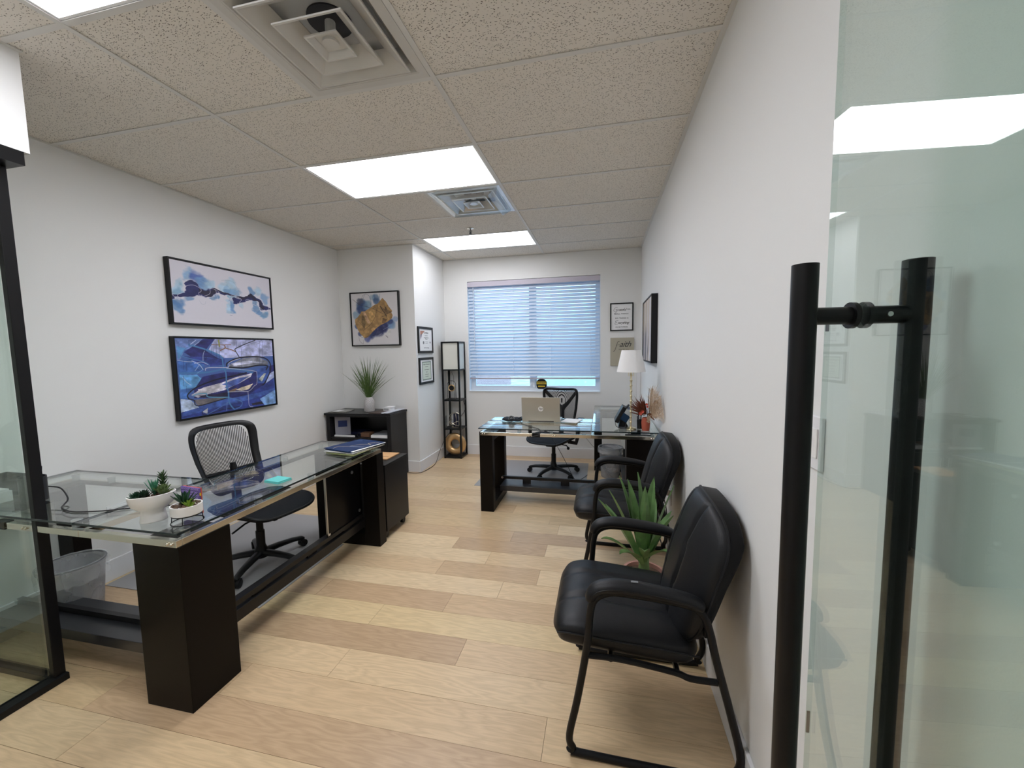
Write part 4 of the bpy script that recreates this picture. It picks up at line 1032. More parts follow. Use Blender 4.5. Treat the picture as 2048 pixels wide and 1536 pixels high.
# ================================================================== WALL PICTURES
A1=[('b',(0.044,0.389),0.09,(165,195,215),0.9),('b',(0.051,0.448),0.07,(120,160,190),0.8),('b',(0.141,0.257),0.1,(130,165,200),0.9),('b',(0.216,0.253),0.11,(60,85,160),0.8),('b',(0.269,0.299),0.1,(110,150,190),0.8),('b',(0.322,0.284),0.08,(165,195,215),0.9),('b',(0.447,0.301),0.08,(165,195,215),0.8),('b',(0.531,0.255),0.11,(165,195,215),0.9),('b',(0.508,0.341),0.09,(90,130,175),0.7),('b',(0.573,0.345),0.1,(120,155,190),0.8),('b',(0.767,0.367),0.08,(90,130,175),0.8),('b',(0.857,0.343),0.08,(165,195,215),0.9),('b',(0.947,0.409),0.09,(110,150,195),0.8),('b',(0.041,0.712),0.09,(90,130,175),0.8),('b',(0.082,0.673),0.09,(80,120,170),0.8),('b',(0.16,0.563),0.07,(90,130,175),0.7),('b',(0.353,0.514),0.05,(90,130,175),0.8),('b',(0.482,0.644),0.06,(165,195,215),0.9),('b',(0.528,0.633),0.07,(90,135,185),0.8),('b',(0.841,0.695),0.06,(90,130,175),0.8),('b',(0.908,0.771),0.09,(95,140,180),0.9),('b',(0.815,0.613),0.06,(90,130,175),0.8),('b',(0.657,0.596),0.05,(165,195,215),0.8),('n',[(0.002,0.611,0.055),(0.048,0.53,0.05),(0.101,0.475,0.06),(0.165,0.435,0.08),(0.231,0.418,0.07),(0.28,0.446,0.075),(0.358,0.382,0.06),(0.405,0.413,0.06),(0.458,0.466,0.06),(0.522,0.451,0.05),(0.565,0.534,0.06),(0.625,0.519,0.05),(0.704,0.477,0.05),(0.775,0.486,0.07),(0.849,0.532,0.07),(0.923,0.591,0.075),(0.988,0.58,0.06)],(38,42,92)),('n',[(0.264,0.431,0.045),(0.309,0.44,0.05),(0.366,0.358,0.03),(0.418,0.387,0.03),(0.472,0.442,0.04),(0.524,0.44,0.03),(0.763,0.44,0.035),(0.848,0.545,0.04),(0.916,0.593,0.04)],(40,36,60)),('n',[(0.506,0.534,0.03),(0.54,0.492,0.03),(0.575,0.451,0.025)],(150,180,200)),('l',[(0.002,0.565),(0.027,0.6),(0.061,0.631),(0.044,0.565),(0.058,0.538),(0.085,0.51),(0.082,0.448),(0.13,0.385),(0.182,0.36),(0.222,0.378),(0.25,0.413),(0.246,0.455),(0.229,0.47),(0.228,0.508),(0.249,0.536),(0.295,0.505),(0.332,0.455),(0.335,0.382),(0.365,0.371),(0.39,0.407),(0.398,0.521),(0.426,0.565),(0.479,0.593),(0.514,0.574),(0.544,0.486),(0.578,0.448),(0.628,0.477),(0.651,0.501),(0.624,0.556),(0.644,0.576),(0.694,0.547),(0.7,0.49),(0.733,0.477),(0.76,0.501),(0.766,0.549),(0.847,0.589),(0.875,0.626),(0.92,0.67),(0.964,0.662),(0.975,0.609),(0.966,0.519),(0.998,0.442)],0.006,(205,200,215)),('l',[(0.382,0.376),(0.417,0.411),(0.427,0.468),(0.457,0.495),(0.502,0.501),(0.549,0.44),(0.589,0.44),(0.648,0.486)],0.005,(205,200,215)),('l',[(0.229,0.609),(0.249,0.664),(0.277,0.653),(0.285,0.607)],0.003,(150,160,175)),('l',[(0.514,0.809),(0.537,0.815)],0.008,(140,150,170)),('l',[(0.008,0.884),(0.048,0.873),(0.106,0.837),(0.148,0.835)],0.002,(185,188,205)),('l',[(0.451,0.193),(0.553,0.178),(0.591,0.224),(0.657,0.418)],0.003,(130,150,170))]
A2=[('p',[(0.36,-0.007),(1.004,-0.003),(1.007,0.246),(0.672,0.255),(0.438,0.256),(0.28,0.151)],(172,176,212)),('p',[(0.003,0.005),(0.255,0.002),(0.182,0.095),(0.072,0.149),(0.031,0.264),(0.004,0.278)],(104,124,176)),('p',[(0.243,0.005),(0.36,0.002),(0.295,0.085),(0.257,0.151),(0.346,0.235),(0.405,0.279),(0.276,0.241),(0.121,0.228),(0.067,0.172),(0.161,0.087)],(42,44,100)),('p',[(0.01,0.097),(0.085,0.126),(0.038,0.227),(0.011,0.263)],(84,134,180)),('p',[(0.01,0.271),(0.151,0.261),(0.235,0.338),(0.218,0.442),(0.01,0.447)],(62,100,165)),('p',[(0.038,0.218),(0.229,0.24),(0.437,0.273),(0.426,0.35),(0.28,0.356),(0.149,0.286)],(50,62,130)),('p',[(0.01,0.447),(0.161,0.461),(0.207,0.53),(0.211,0.571),(0.131,0.626),(0.01,0.632)],(98,156,208)),('p',[(0.01,0.632),(0.131,0.626),(0.078,0.704),(0.075,0.752),(0.005,0.747)],(70,110,175)),('p',[(0.21,0.491),(0.432,0.453),(0.731,0.488),(0.887,0.415),(1.002,0.384),(1.0,0.581),(0.709,0.867),(0.375,0.806),(0.123,0.76),(0.128,0.649)],(42,44,100)),('p',[(0.778,0.445),(0.935,0.409),(0.946,0.517),(0.874,0.655),(0.782,0.652)],(60,85,150)),('p',[(0.946,0.517),(1.005,0.483),(1.0,0.581),(0.873,0.683)],(160,170,205)),('p',[(-0.001,0.916),(0.194,0.864),(0.64,0.818),(0.99,0.599),(0.992,1.008),(-0.001,0.993)],(48,62,132)),('p',[(0.194,0.856),(0.437,0.826),(0.788,0.795),(0.999,0.75),(0.999,0.81),(0.709,0.875),(0.307,0.929),(0.005,0.972),(0.008,0.926)],(64,90,160)),('p',[(0.798,0.892),(1.005,0.78),(0.997,1.003),(0.854,1.005)],(120,158,208)),('p',[(0.005,0.747),(0.089,0.778),(0.159,0.888),(0.001,0.916)],(176,192,216)),('p',[(0.099,0.716),(0.207,0.637),(0.387,0.594),(0.587,0.521),(0.731,0.488),(0.706,0.542),(0.546,0.64),(0.413,0.701),(0.236,0.731),(0.156,0.759)],(196,192,204)),('p',[(0.385,0.619),(0.585,0.547),(0.692,0.53),(0.546,0.64),(0.432,0.686)],(78,98,164)),('p',[(0.161,0.654),(0.385,0.619),(0.447,0.645),(0.319,0.703),(0.176,0.696)],(210,205,212)),('p',[(0.47,0.361),(0.637,0.263),(0.819,0.259),(0.924,0.32),(0.937,0.379),(0.812,0.373),(0.629,0.397),(0.487,0.396)],(132,134,146)),('p',[(0.497,0.337),(0.668,0.309),(0.908,0.34),(0.666,0.355),(0.528,0.373)],(190,192,214)),('p',[(0.8,0.588),(0.874,0.511),(0.898,0.512),(0.836,0.631)],(170,176,170)),('p',[(0.528,0.718),(0.598,0.683),(0.729,0.645),(0.674,0.722),(0.595,0.737)],(214,200,176)),('p',[(0.442,0.722),(0.55,0.686),(0.52,0.734),(0.441,0.739)],(120,96,80)),('p',[(0.121,0.783),(0.154,0.782),(0.314,0.795),(0.438,0.805),(0.312,0.837),(0.16,0.864),(0.134,0.842)],(112,106,108)),('p',[(0.157,0.734),(0.441,0.739),(0.432,0.8),(0.2,0.767)],(36,32,58)),('p',[(0.183,0.951),(0.237,0.913),(0.227,0.985)],(190,192,200)),('p',[(0.69,0.938),(0.811,0.933),(0.84,0.977),(0.704,0.969)],(40,34,50)),('l',[(0.45,0.368),(0.465,0.325),(0.588,0.261),(0.789,0.25),(0.91,0.287),(0.962,0.381),(0.947,0.498),(0.874,0.655),(0.841,0.688)],0.018,(22,20,30)),('l',[(0.481,0.388),(0.628,0.407),(0.811,0.381),(0.92,0.397),(0.901,0.455)],0.02,(24,22,34)),('l',[(0.075,0.76),(0.067,0.711),(0.119,0.647),(0.204,0.596),(0.359,0.54),(0.52,0.514),(0.659,0.481)],0.016,(20,18,30)),('l',[(0.075,0.76),(0.121,0.791),(0.123,0.841),(0.166,0.865),(0.312,0.837),(0.438,0.81)],0.012,(24,20,30)),('l',[(0.788,0.007),(0.683,0.056),(0.575,0.118),(0.551,0.144),(0.571,0.199),(0.589,0.243)],0.012,(40,40,52)),('l',[(0.184,0.943),(0.187,0.985),(0.244,0.99),(0.366,0.967),(0.562,0.957)],0.008,(28,26,48)),('l',[(0.113,0.08),(0.192,0.11),(0.28,0.151),(0.349,0.194),(0.407,0.246),(0.418,0.383),(0.438,0.471),(0.435,0.644),(0.449,0.732),(0.448,0.864),(0.47,0.938),(0.499,0.989)],0.02,(74,124,172)),('l',[(0.038,0.218),(0.13,0.261),(0.226,0.297),(0.276,0.34),(0.279,0.373)],0.014,(72,116,170)),('l',[(0.044,0.204),(0.085,0.126),(0.161,0.079)],0.01,(86,130,180)),('l',[(0.011,0.432),(0.218,0.442),(0.336,0.427),(0.429,0.409),(0.592,0.43),(0.731,0.488)],0.022,(70,118,168)),('l',[(0.114,0.727),(0.158,0.711),(0.236,0.722),(0.251,0.767),(0.451,0.806)],0.012,(92,150,180)),('l',[(0.45,0.811),(0.58,0.888),(0.569,0.959),(0.499,0.989)],0.01,(86,128,176)),('l',[(0.44,0.878),(0.305,0.954),(0.186,1.016)],0.01,(80,110,165)),('l',[(0.428,0.869),(0.415,0.987)],0.008,(110,140,180)),('l',[(0.243,0.415),(0.247,0.388),(0.308,0.379),(0.456,0.389),(0.476,0.361),(0.479,0.327),(0.532,0.294),(0.602,0.271)],0.007,(214,210,220)),('l',[(0.448,0.402),(0.627,0.433),(0.762,0.468),(0.782,0.502),(0.774,0.652),(0.742,0.685),(0.672,0.754),(0.574,0.744),(0.442,0.731)],0.006,(206,206,216)),('l',[(0.661,0.757),(0.663,0.859),(0.667,0.97),(0.709,0.995)],0.006,(214,212,222)),('l',[(0.038,0.484),(0.066,0.545),(0.105,0.591)],0.006,(190,206,224)),('l',[(0.248,0.159),(0.232,0.209),(0.227,0.289)],0.006,(180,196,222)),('l',[(0.01,0.271),(0.076,0.289),(0.127,0.296)],0.005,(200,206,220)),('l',[(0.128,0.284),(0.191,0.335),(0.221,0.402)],0.008,(196,204,220)),('l',[(0.148,0.317),(0.215,0.304),(0.27,0.34)],0.007,(190,196,220)),('l',[(0.191,0.335),(0.148,0.412)],0.005,(190,196,220)),('l',[(0.221,0.402),(0.162,0.445)],0.005,(130,170,210)),('l',[(0.176,0.023),(0.13,0.072)],0.01,(180,190,220)),('l',[(0.207,0.039),(0.161,0.087)],0.01,(150,165,205)),('l',[(0.39,0.018),(0.394,0.097)],0.02,(140,146,66)),('l',[(0.319,0.074),(0.392,0.077),(0.512,0.074)],0.007,(134,96,72)),('l',[(0.441,0.084),(0.451,0.118),(0.4,0.153)],0.014,(132,92,70)),('l',[(0.446,0.118),(0.52,0.149),(0.552,0.171)],0.012,(132,92,70)),('l',[(0.638,0.11),(0.741,0.054),(0.879,0.005)],0.004,(90,96,130)),('l',[(0.116,0.025),(0.115,0.095)],0.0035,(44,50,100)),('l',[(0.263,0.046),(0.258,0.209)],0.0035,(44,50,100)),('l',[(0.314,0.077),(0.308,0.227)],0.0035,(44,50,100)),('l',[(0.364,0.043),(0.357,0.245)],0.0035,(44,50,100)),('l',[(0.394,0.094),(0.387,0.279)],0.0035,(44,50,100)),('l',[(0.574,0.021),(0.573,0.128)],0.0035,(44,50,100)),('l',[(0.623,0.128),(0.61,0.432)],0.0035,(44,50,100)),('l',[(0.842,0.015),(0.825,0.373)],0.0035,(44,50,100)),('l',[(0.879,0.015),(0.863,0.376)],0.0035,(44,50,100)),('l',[(0.903,0.417),(0.902,0.512)],0.0035,(44,50,100)),('l',[(0.064,0.593),(0.061,0.67)],0.0035,(44,50,100)),('l',[(0.615,0.038),(0.616,0.092)],0.0035,(44,50,100)),('l',[(0.48,0.076),(0.479,0.153)],0.0035,(44,50,100)),('l',[(0.045,0.466),(0.041,0.589)],0.0035,(44,50,100)),('l',[(0.33,0.094),(0.329,0.177)],0.0035,(44,50,100)),('l',[(0.902,0.852),(0.901,0.961)],0.0035,(44,50,100)),('l',[(0.079,0.314),(0.077,0.406)],0.0035,(44,50,100)),('l',[(0.055,0.281),(0.052,0.389)],0.0035,(44,50,100))]
A3=[('b',(0.214,0.22),0.1,(58,84,122),0.9),('b',(0.239,0.301),0.12,(50,70,112),0.9),('b',(0.361,0.252),0.09,(110,140,165),0.8),('b',(0.189,0.14),0.06,(70,72,90),0.8),('b',(0.544,0.102),0.07,(70,100,135),0.8),('b',(0.57,0.169),0.07,(60,85,120),0.8),('b',(0.456,0.099),0.05,(140,165,185),0.7),('b',(0.084,0.415),0.06,(120,150,175),0.8),('b',(0.117,0.628),0.05,(60,80,130),0.8),('b',(0.796,0.595),0.1,(66,92,135),0.9),('b',(0.678,0.644),0.1,(44,50,92),0.95),('b',(0.542,0.72),0.12,(36,42,82),0.95),('b',(0.435,0.797),0.08,(40,50,90),0.9),('b',(0.343,0.875),0.06,(70,80,140),0.8),('b',(0.866,0.637),0.07,(110,140,175),0.8),('b',(0.929,0.522),0.05,(130,150,185),0.8),('b',(0.827,0.571),0.05,(50,64,105),0.8),('b',(0.183,0.79),0.05,(60,70,110),0.8),('b',(0.788,0.779),0.05,(200,200,196),0.9),('g',[(0.065,0.493),(0.126,0.455),(0.222,0.346),(0.296,0.35),(0.358,0.319),(0.494,0.244),(0.583,0.21),(0.689,0.096),(0.759,0.177),(0.812,0.27),(0.88,0.351),(0.864,0.389),(0.89,0.442),(0.874,0.494),(0.769,0.569),(0.65,0.611),(0.56,0.654),(0.439,0.756),(0.345,0.847),(0.269,0.872),(0.183,0.79),(0.155,0.75),(0.073,0.6)],(160,127,82)),('p',[(0.625,0.25),(0.696,0.293),(0.837,0.35),(0.879,0.371),(0.746,0.437),(0.691,0.371)],(120,96,66)),('p',[(0.218,0.405),(0.275,0.46),(0.299,0.58),(0.264,0.686),(0.21,0.577)],(118,96,64)),('p',[(0.236,0.353),(0.296,0.356),(0.362,0.502),(0.417,0.584),(0.343,0.582),(0.29,0.475)],(188,152,120)),('p',[(0.369,0.371),(0.519,0.298),(0.544,0.403),(0.45,0.532),(0.379,0.463)],(182,146,94)),('p',[(0.411,0.689),(0.563,0.589),(0.591,0.629),(0.439,0.73)],(186,148,98)),('p',[(0.686,0.488),(0.772,0.517),(0.725,0.58),(0.652,0.592)],(110,84,56)),('l',[(0.04,0.107),(0.128,0.177),(0.199,0.22),(0.461,0.296),(0.633,0.38),(0.761,0.444)],0.005,(52,48,52)),('l',[(0.583,0.223),(0.537,0.377),(0.511,0.468),(0.416,0.597),(0.248,0.712)],0.005,(64,52,44)),('l',[(0.259,0.208),(0.243,0.102),(0.269,0.039),(0.343,0.016),(0.414,0.072),(0.439,0.164),(0.419,0.268)],0.004,(60,70,86)),('l',[(0.275,0.197),(0.273,0.091),(0.314,0.028)],0.003,(60,70,86)),('l',[(0.631,0.263),(0.693,0.358),(0.761,0.45)],0.012,(60,48,38)),('l',[(0.657,0.46),(0.746,0.45),(0.772,0.517)],0.006,(50,42,36)),('l',[(0.136,0.836),(0.147,0.911),(0.189,0.958),(0.225,0.979),(0.238,0.898)],0.004,(90,84,90)),('l',[(0.636,0.029),(0.633,0.094)],0.004,(80,100,130)),('l',[(0.123,0.522),(0.236,0.631),(0.293,0.699)],0.004,(90,70,50)),('l',[(0.727,0.829),(0.769,0.863)],0.012,(110,112,116)),('l',[(0.739,0.281),(0.759,0.32)],0.016,(40,34,30)),('l',[(0.138,0.816),(0.254,0.859),(0.435,0.81),(0.668,0.829)],0.004,(40,46,70)),('l',[(0.434,0.849),(0.552,0.833),(0.642,0.776)],0.004,(170,180,200)),('l',[(0.675,0.711),(0.764,0.673),(0.824,0.636)],0.004,(170,180,200))]

def framed_canvas(name, L, axis, a0, a1, z0, z1, back, front, ops, asp, W, H, bg, seed, fw=.011, rec=.006, img=None, rough=.05):
    """axis '+x' : on the left wall (a = y); '-y' on a wall facing the camera (a = x); '-x' on the right wall"""
    c = {'+x': (back, (a0+a1)/2, (z0+z1)/2), '-x': (back, (a0+a1)/2, (z0+z1)/2), '-y': ((a0+a1)/2, back, (z0+z1)/2)}[axis]
    t = thing(name, L, 'painting', c)
    def bx(b, p0, p1, q0, q1, d0, d1):
        lo, hi = min(d0, d1), max(d0, d1)
        if axis in ('+x', '-x'): b.box(lo, hi, p0, p1, q0, q1)
        else: b.box(p0, p1, lo, hi, q0, q1)
    sgn = 1 if front > back else -1
    b = B(); 
    for r in ((a0, a1, z0, z0+fw), (a0, a1, z1-fw, z1), (a0, a0+fw, z0+fw, z1-fw), (a1-fw, a1, z0+fw, z1-fw)): bx(b, r[0], r[1], r[2], r[3], back+sgn*.001, front)
    obj('frame', b, 'plastic', t, world=True)
    pf = front-sgn*rec; g = .004
    b = B(); bx(b, a0+fw+g, a1-fw-g, z0+fw+g, z1-fw-g, back+sgn*.004, pf-sgn*.0008); obj('canvas_block', b, 'paper', t, world=True)
    if img is None: img = paint(ops, W, H, asp, bg, seed, rough)
    if axis == '+x': o_, u_ = (pf, a0+fw+g, z1-fw-g), (0, a1-a0-2*fw-2*g, 0)
    elif axis == '-x': o_, u_ = (pf, a1-fw-g, z1-fw-g), (0, -(a1-a0-2*fw-2*g), 0)
    else: o_, u_ = (a0+fw+g, pf, z1-fw-g), (a1-a0-2*fw-2*g, 0, 0)
    canvas('print', img, o_, u_, (0, 0, -(z1-z0-2*fw-2*g)), t)
    return t
framed_canvas('painting', 'white painting with a blue cloud band and a white line, upper on the left wall', '+x', .575, 1.52, 1.696, 2.190, XL, -1.140, A1, 2.0, 420, 210, (208, 205, 214), 3, rough=.075)
framed_canvas('painting', 'crowded navy and sky blue abstract painting, lower on the left wall', '+x', .566, 1.506, .966, 1.608, XL, -1.140, A2, 1.49, 420, 280, (72, 98, 158), 8, rough=.012)
framed_canvas('painting', 'square painting with a gold patch over blue, above the black cabinet', '-y', -1.012, -.372, 1.536, 2.180, YB, 2.570, A3, 1.0, 260, 260, (206, 203, 204), 5, rough=.02)
# right wall: vertical streaks
H_, W_ = 240, 200
n_ = vnoise(H_, W_, 3, 21, 3); xx_ = np.arange(W_)/W_; st = vnoise(2, W_, 14, 31, 3)[0]; st2 = vnoise(2, W_, 9, 41, 3)[0]
yy_ = np.arange(H_)[:, None]/H_; q_ = np.clip((vnoise(H_*1, W_, 5, 51, 4)-.5)*2, -1, 1)
sh_ = (xx_[None, :]*W_+n_*26).astype(int) % W_
a_ = st[sh_]; c_ = st2[sh_]; im = np.ones((H_, W_, 3))*np.array((196, 184, 170))
k_ = np.clip((a_-.52)*7, 0, 1)[..., None]; im = im*(1-k_)+np.array((160, 142, 116))*k_
k_ = np.clip((c_-.55)*8, 0, 1)[..., None]; im = im*(1-k_)+np.array((214, 214, 226))*k_
k_ = (np.clip((.46-c_)*9, 0, 1)*np.clip((yy_-.30)*2.4+q_*.5, 0, 1))[..., None]; im = im*(1-k_)+np.array((104, 100, 108))*k_
framed_canvas('painting', 'tan and white vertically streaked painting on the right wall by the lamp', '-x', 1.945, 2.73, 1.322, 1.934, XR, 2.387, None, 1.3, 200, 240, None, 1, img=im)

def doc_frame(name, L, cat, axis, a0, a1, z0, z1, back, depth, fw, mats='plastic'):
    c = (back, (a0+a1)/2, (z0+z1)/2) if axis != '-y' else ((a0+a1)/2, back, (z0+z1)/2)
    t = thing(name, L, cat, c); sg = {'+x': 1, '-x': -1, '-y': -1}[axis]; fr = back+sg*depth
    def bx(b, p0, p1, q0, q1, d0, d1):
        lo, hi = min(d0, d1), max(d0, d1)
        b.box(lo, hi, p0, p1, q0, q1) if axis != '-y' else b.box(p0, p1, lo, hi, q0, q1)
    b = B()
    for r in ((a0, a1, z0, z0+fw), (a0, a1, z1-fw, z1), (a0, a0+fw, z0+fw, z1-fw), (a1-fw, a1, z0+fw, z1-fw)): bx(b, *r, back+sg*.001, fr)
    obj('frame', b, mats, t, world=True)
    b = B(); bx(b, a0+fw, a1-fw, z0+fw, z1-fw, back+sg*.002, fr-sg*.006); obj('backing_paper', b, 'paper', t, world=True)
    return t, fr-sg*.0055
dep = .018
t, fx = doc_frame('certificate', 'upper black-framed certificate with a rust coloured corner, on the side of the wall column', 'certificate', '+x', 2.655, 3.078, 1.440, 1.762, XB, dep, .028)
b = B(); b.quad((fx+.0004, 2.715, 1.71), (fx+.0004, 2.715, 1.60), (fx+.0004, 2.745, 1.66), (fx+.0004, 2.84, 1.71)); obj('corner_print', b, mat('rust_print', (178, 128, 108), .6), t, world=True)
b = B(); b.quad((fx+.0007, 2.715, 1.60), (fx+.0007, 2.715, 1.66), (fx+.0007, 2.76, 1.675), (fx+.0007, 2.745, 1.64)); obj('corner_print', b, mat('slate_print', (112, 104, 118), .6), t, world=True)
for k, (s_, w_, z_) in enumerate((('Certificate', .030, 1.690), ('is presented to', .014, 1.655), ('Mortgage Broker', .019, 1.630), ('of the year', .015, 1.612), ('signed in good standing', .015, 1.505))): text_mesh(s_, w_, plane_m((fx+.0008, 2.88, z_), '+x'), t, 'ink', .0002)
b = B(); b.cyl((fx+.0003, 2.80, 1.568), .020, .0005, 16, 'x'); obj('seal_print', b, 'grey', t, world=True); obj('seal_print', B().cyl((fx+.0003, 2.99, 1.572), .013, .0005, 12, 'x'), 'grey', t, world=True); obj('signature_line', B().box(fx+.0003, fx+.0008, 2.85, 2.93, 1.575, 1.580), 'grey', t, world=True); obj('signature_line', B().box(fx+.0003, fx+.0008, 2.85, 2.92, 1.558, 1.562), 'grey', t, world=True)
t, fx = doc_frame('certificate', 'lower black-framed certificate with a green bordered page, on the side of the wall column', 'certificate', '+x', 2.660, 3.070, 1.058, 1.385, XB, dep, .028)
b = B(); y0, y1, z0, z1 = 2.735, 2.995, 1.105, 1.335
for r in ((y0, y1, z0, z0+.012), (y0, y1, z1-.012, z1), (y0, y0+.014, z0, z1), (y1-.014, y1, z0, z1)): b.box(fx+.0002, fx+.0006, *r)
obj('border_print', b, mat('green_print', (112, 126, 116), .6), t, world=True)
b = B().box(fx+.0001, fx+.0003, y0+.014, y1-.014, z0+.012, z1-.012); obj('page_tint', b, mat('pale_green_paper', (206, 214, 200), .6), t, world=True)
for s_, w_, z_ in (('State of Licensure', .026, 1.300), ('hereby certifies', .013, 1.270), ('Licensed Mortgage Loan', .014, 1.235), ('Originator', .014, 1.205), ('in testimony whereof', .012, 1.175), ('this seal is affixed', .012, 1.150)): text_mesh(s_, w_, plane_m((fx+.0008, 2.865, z_), '+x'), t, 'ink', .0002)

t, fy = doc_frame('framed_sign', 'black-framed white sign about small things and big things, right of the window', 'sign', '-y', 2.063, 2.348, 1.678, 2.030, YF, .018, .015)
def stroke(parent, pts, wd, y, name='script_line'):
    b = B(); b.tube([(p.x, y, p.z) for p in spline([(a, 0, c) for a, c in pts], 4)], wd, 5, flat=.3, up=(0, 1, 0)); return obj(name, b, 'ink', parent, world=True)
tl = []
def T_(s_, sz_, x, z_, sp=1.25): text_mesh(s_, sz_, plane_m((x, fy-.0006, z_), '-y'), t, 'ink', .0002, spacing=sp, offset=.0004)
T_('FOR', .018, 2.292, 1.947, 1.1); T_('SMALL THINGS', .021, 2.200, 1.892, 1.3); T_('BIG THINGS &', .020, 2.207, 1.838, 1.3); T_('IN BETWEEN', .021, 2.206, 1.726, 1.3)
text_mesh('rateful', .046, plane_m((2.206, fy-.0006, 1.944), '-y'), t, 'ink', .0002, shear=.5, spacing=.86, offset=.0000)
stroke(t, [(2.155, 1.972), (2.135, 1.976), (2.110, 1.950), (2.112, 1.925), (2.132, 1.925), (2.150, 1.945), (2.130, 1.944), (2.152, 1.947), (2.140, 1.915), (2.112, 1.900)], .0016, fy-.001)
text_mesh('verything', .044, plane_m((2.222, fy-.0006, 1.780), '-y'), t, 'ink', .0002, shear=.5, spacing=.86, offset=.0000)
stroke(t, [(2.165, 1.812), (2.140, 1.808), (2.128, 1.795), (2.145, 1.788), (2.124, 1.778), (2.128, 1.758), (2.155, 1.764)], .0016, fy-.001)
t = thing('canvas_sign', 'oatmeal canvas sign reading faith, half hidden by the lamp shade', 'sign', (2.215, YF-.01, 1.415))
obj('canvas_block', B().box(2.068, 2.358, YF-.022, YF-.001, 1.235, 1.592, bev=.003), 'canvas_tan', t, world=True)
fy = YF-.0228
text_mesh('aith', .105, plane_m((2.246, fy, 1.508), '-y'), t, 'ink', .0002, shear=.45, spacing=.92, offset=.0003)
stroke(t, [(2.180, 1.540), (2.170, 1.548), (2.155, 1.530), (2.142, 1.490), (2.125, 1.440), (2.105, 1.415)], .0028, fy)
stroke(t, [(2.135, 1.497), (2.155, 1.500), (2.190, 1.505)], .0018, fy)
text_mesh('MAKES ALL', .022, plane_m((2.235, fy, 1.442), '-y'), t, 'ink', .0002, spacing=1.2)

# ================================================================== TOWER LAMP with shelves, and what stands in it
lx0, lx1, ly0, ly1, lh = -.142, .112, 3.255, 3.505, 1.585
t = thing('tower_lamp', 'slim black floor lamp with open shelves and a square cream shade, left of the window', 'floor lamp', ((lx0+lx1)/2, (ly0+ly1)/2, 0)); s_ = .022
for x in (lx0, lx1-s_):
    for y in (ly0, ly1-s_): obj('post', B().box(x, x+s_, y, y+s_, 0, lh, bev=.001), 'blackmetal', t, world=True)
for z_ in (.008, .395, .785): obj('shelf', B().box(lx0+.001, lx1-.001, ly0+.001, ly1-.001, z_, z_+.018), 'blackmetal', t, world=True)
for z_ in (1.198, lh-.018):
    b = B()
    for r in ((lx0+s_, lx1-s_, ly0, ly0+s_), (lx0+s_, lx1-s_, ly1-s_, ly1), (lx0, lx0+s_, ly0+s_, ly1-s_), (lx1-s_, lx1, ly0+s_, ly1-s_)): b.box(r[0], r[1], r[2], r[3], z_, z_+.018)
    obj('frame_ring', b, 'blackmetal', t, world=True)
b = B(); e = .012
for r in ((lx0+e, lx1-e, ly0+e-.001, ly0+e), (lx0+e, lx1-e, ly1-e, ly1-e+.001), (lx0+e-.001, lx0+e, ly0+e, ly1-e), (lx1-e, lx1-e+.001, ly0+e, ly1-e)): b.box(r[0], r[1], r[2], r[3], 1.216, lh-.018)
obj('lamp_shade', b, 'shade_l', t, world=True)
obj('bulb', B().sphere((-.015, 3.38, 1.36), .03, 12), 'paper', t, smooth=True, world=True)
obj('pull_cord', B().tube([(-.01, 3.30, 1.198), (-.01, 3.295, 1.17), (.01, 3.30, 1.12), (.012, 3.31, .80)], .002, 6), 'cord', t, world=True)
obj('power_cord', B().tube(spline([(.06, 3.50, .78), (.085, 3.52, .68), (.07, 3.515, .60), (.03, 3.512, .55), (-.05, 3.512, .40), (-.15, 3.40, .28), (-.150, 3.23, .20), (-.155, 3.12, .11), (-.150, 3.02, .03), (-.135, 2.90, .006), (-.135, 2.72, .006), (-.165, 2.575, .006), (-.24, 2.54, .006), (-.33, 2.55, .006)], 5), .0035, 6), 'cord', t, world=True, smooth=True)
# hanging disc clock on the upper shelf
t = thing('arch_clock', 'gold-rimmed black disc hanging in a black wire arch, on the tall lamp\'s top shelf', 'ornament', (-.045, 3.36, .803))
obj('arch', B().tube([(-.105, 3.36, .806), (-.105, 3.36, 1.0)]+[(-.045-.06*math.cos(a*PI/10), 3.36, 1.0+.055*math.sin(a*PI/10)) for a in range(1, 10)]+[(.015, 3.36, 1.0), (.015, 3.36, .806)], .0035, 6).box(-.115, .025, 3.33, 3.39, .803, .807).tube([(-.045, 3.36, 1.055), (-.045, 3.36, 1.0)], .0018, 5), 'blackmetal', t, world=True, smooth=40)
obj('disc', B().cyl((-.045, 3.352, .955), .036, .012, 28, 'y'), 'plastic', t, world=True, smooth=40)
obj('rim', B().tube([(-.045+.041*math.cos(a*PI/16), 3.357, .955+.041*math.sin(a*PI/16)) for a in range(32)], .008, 8, closed=True), 'gold', t, world=True, smooth=True)
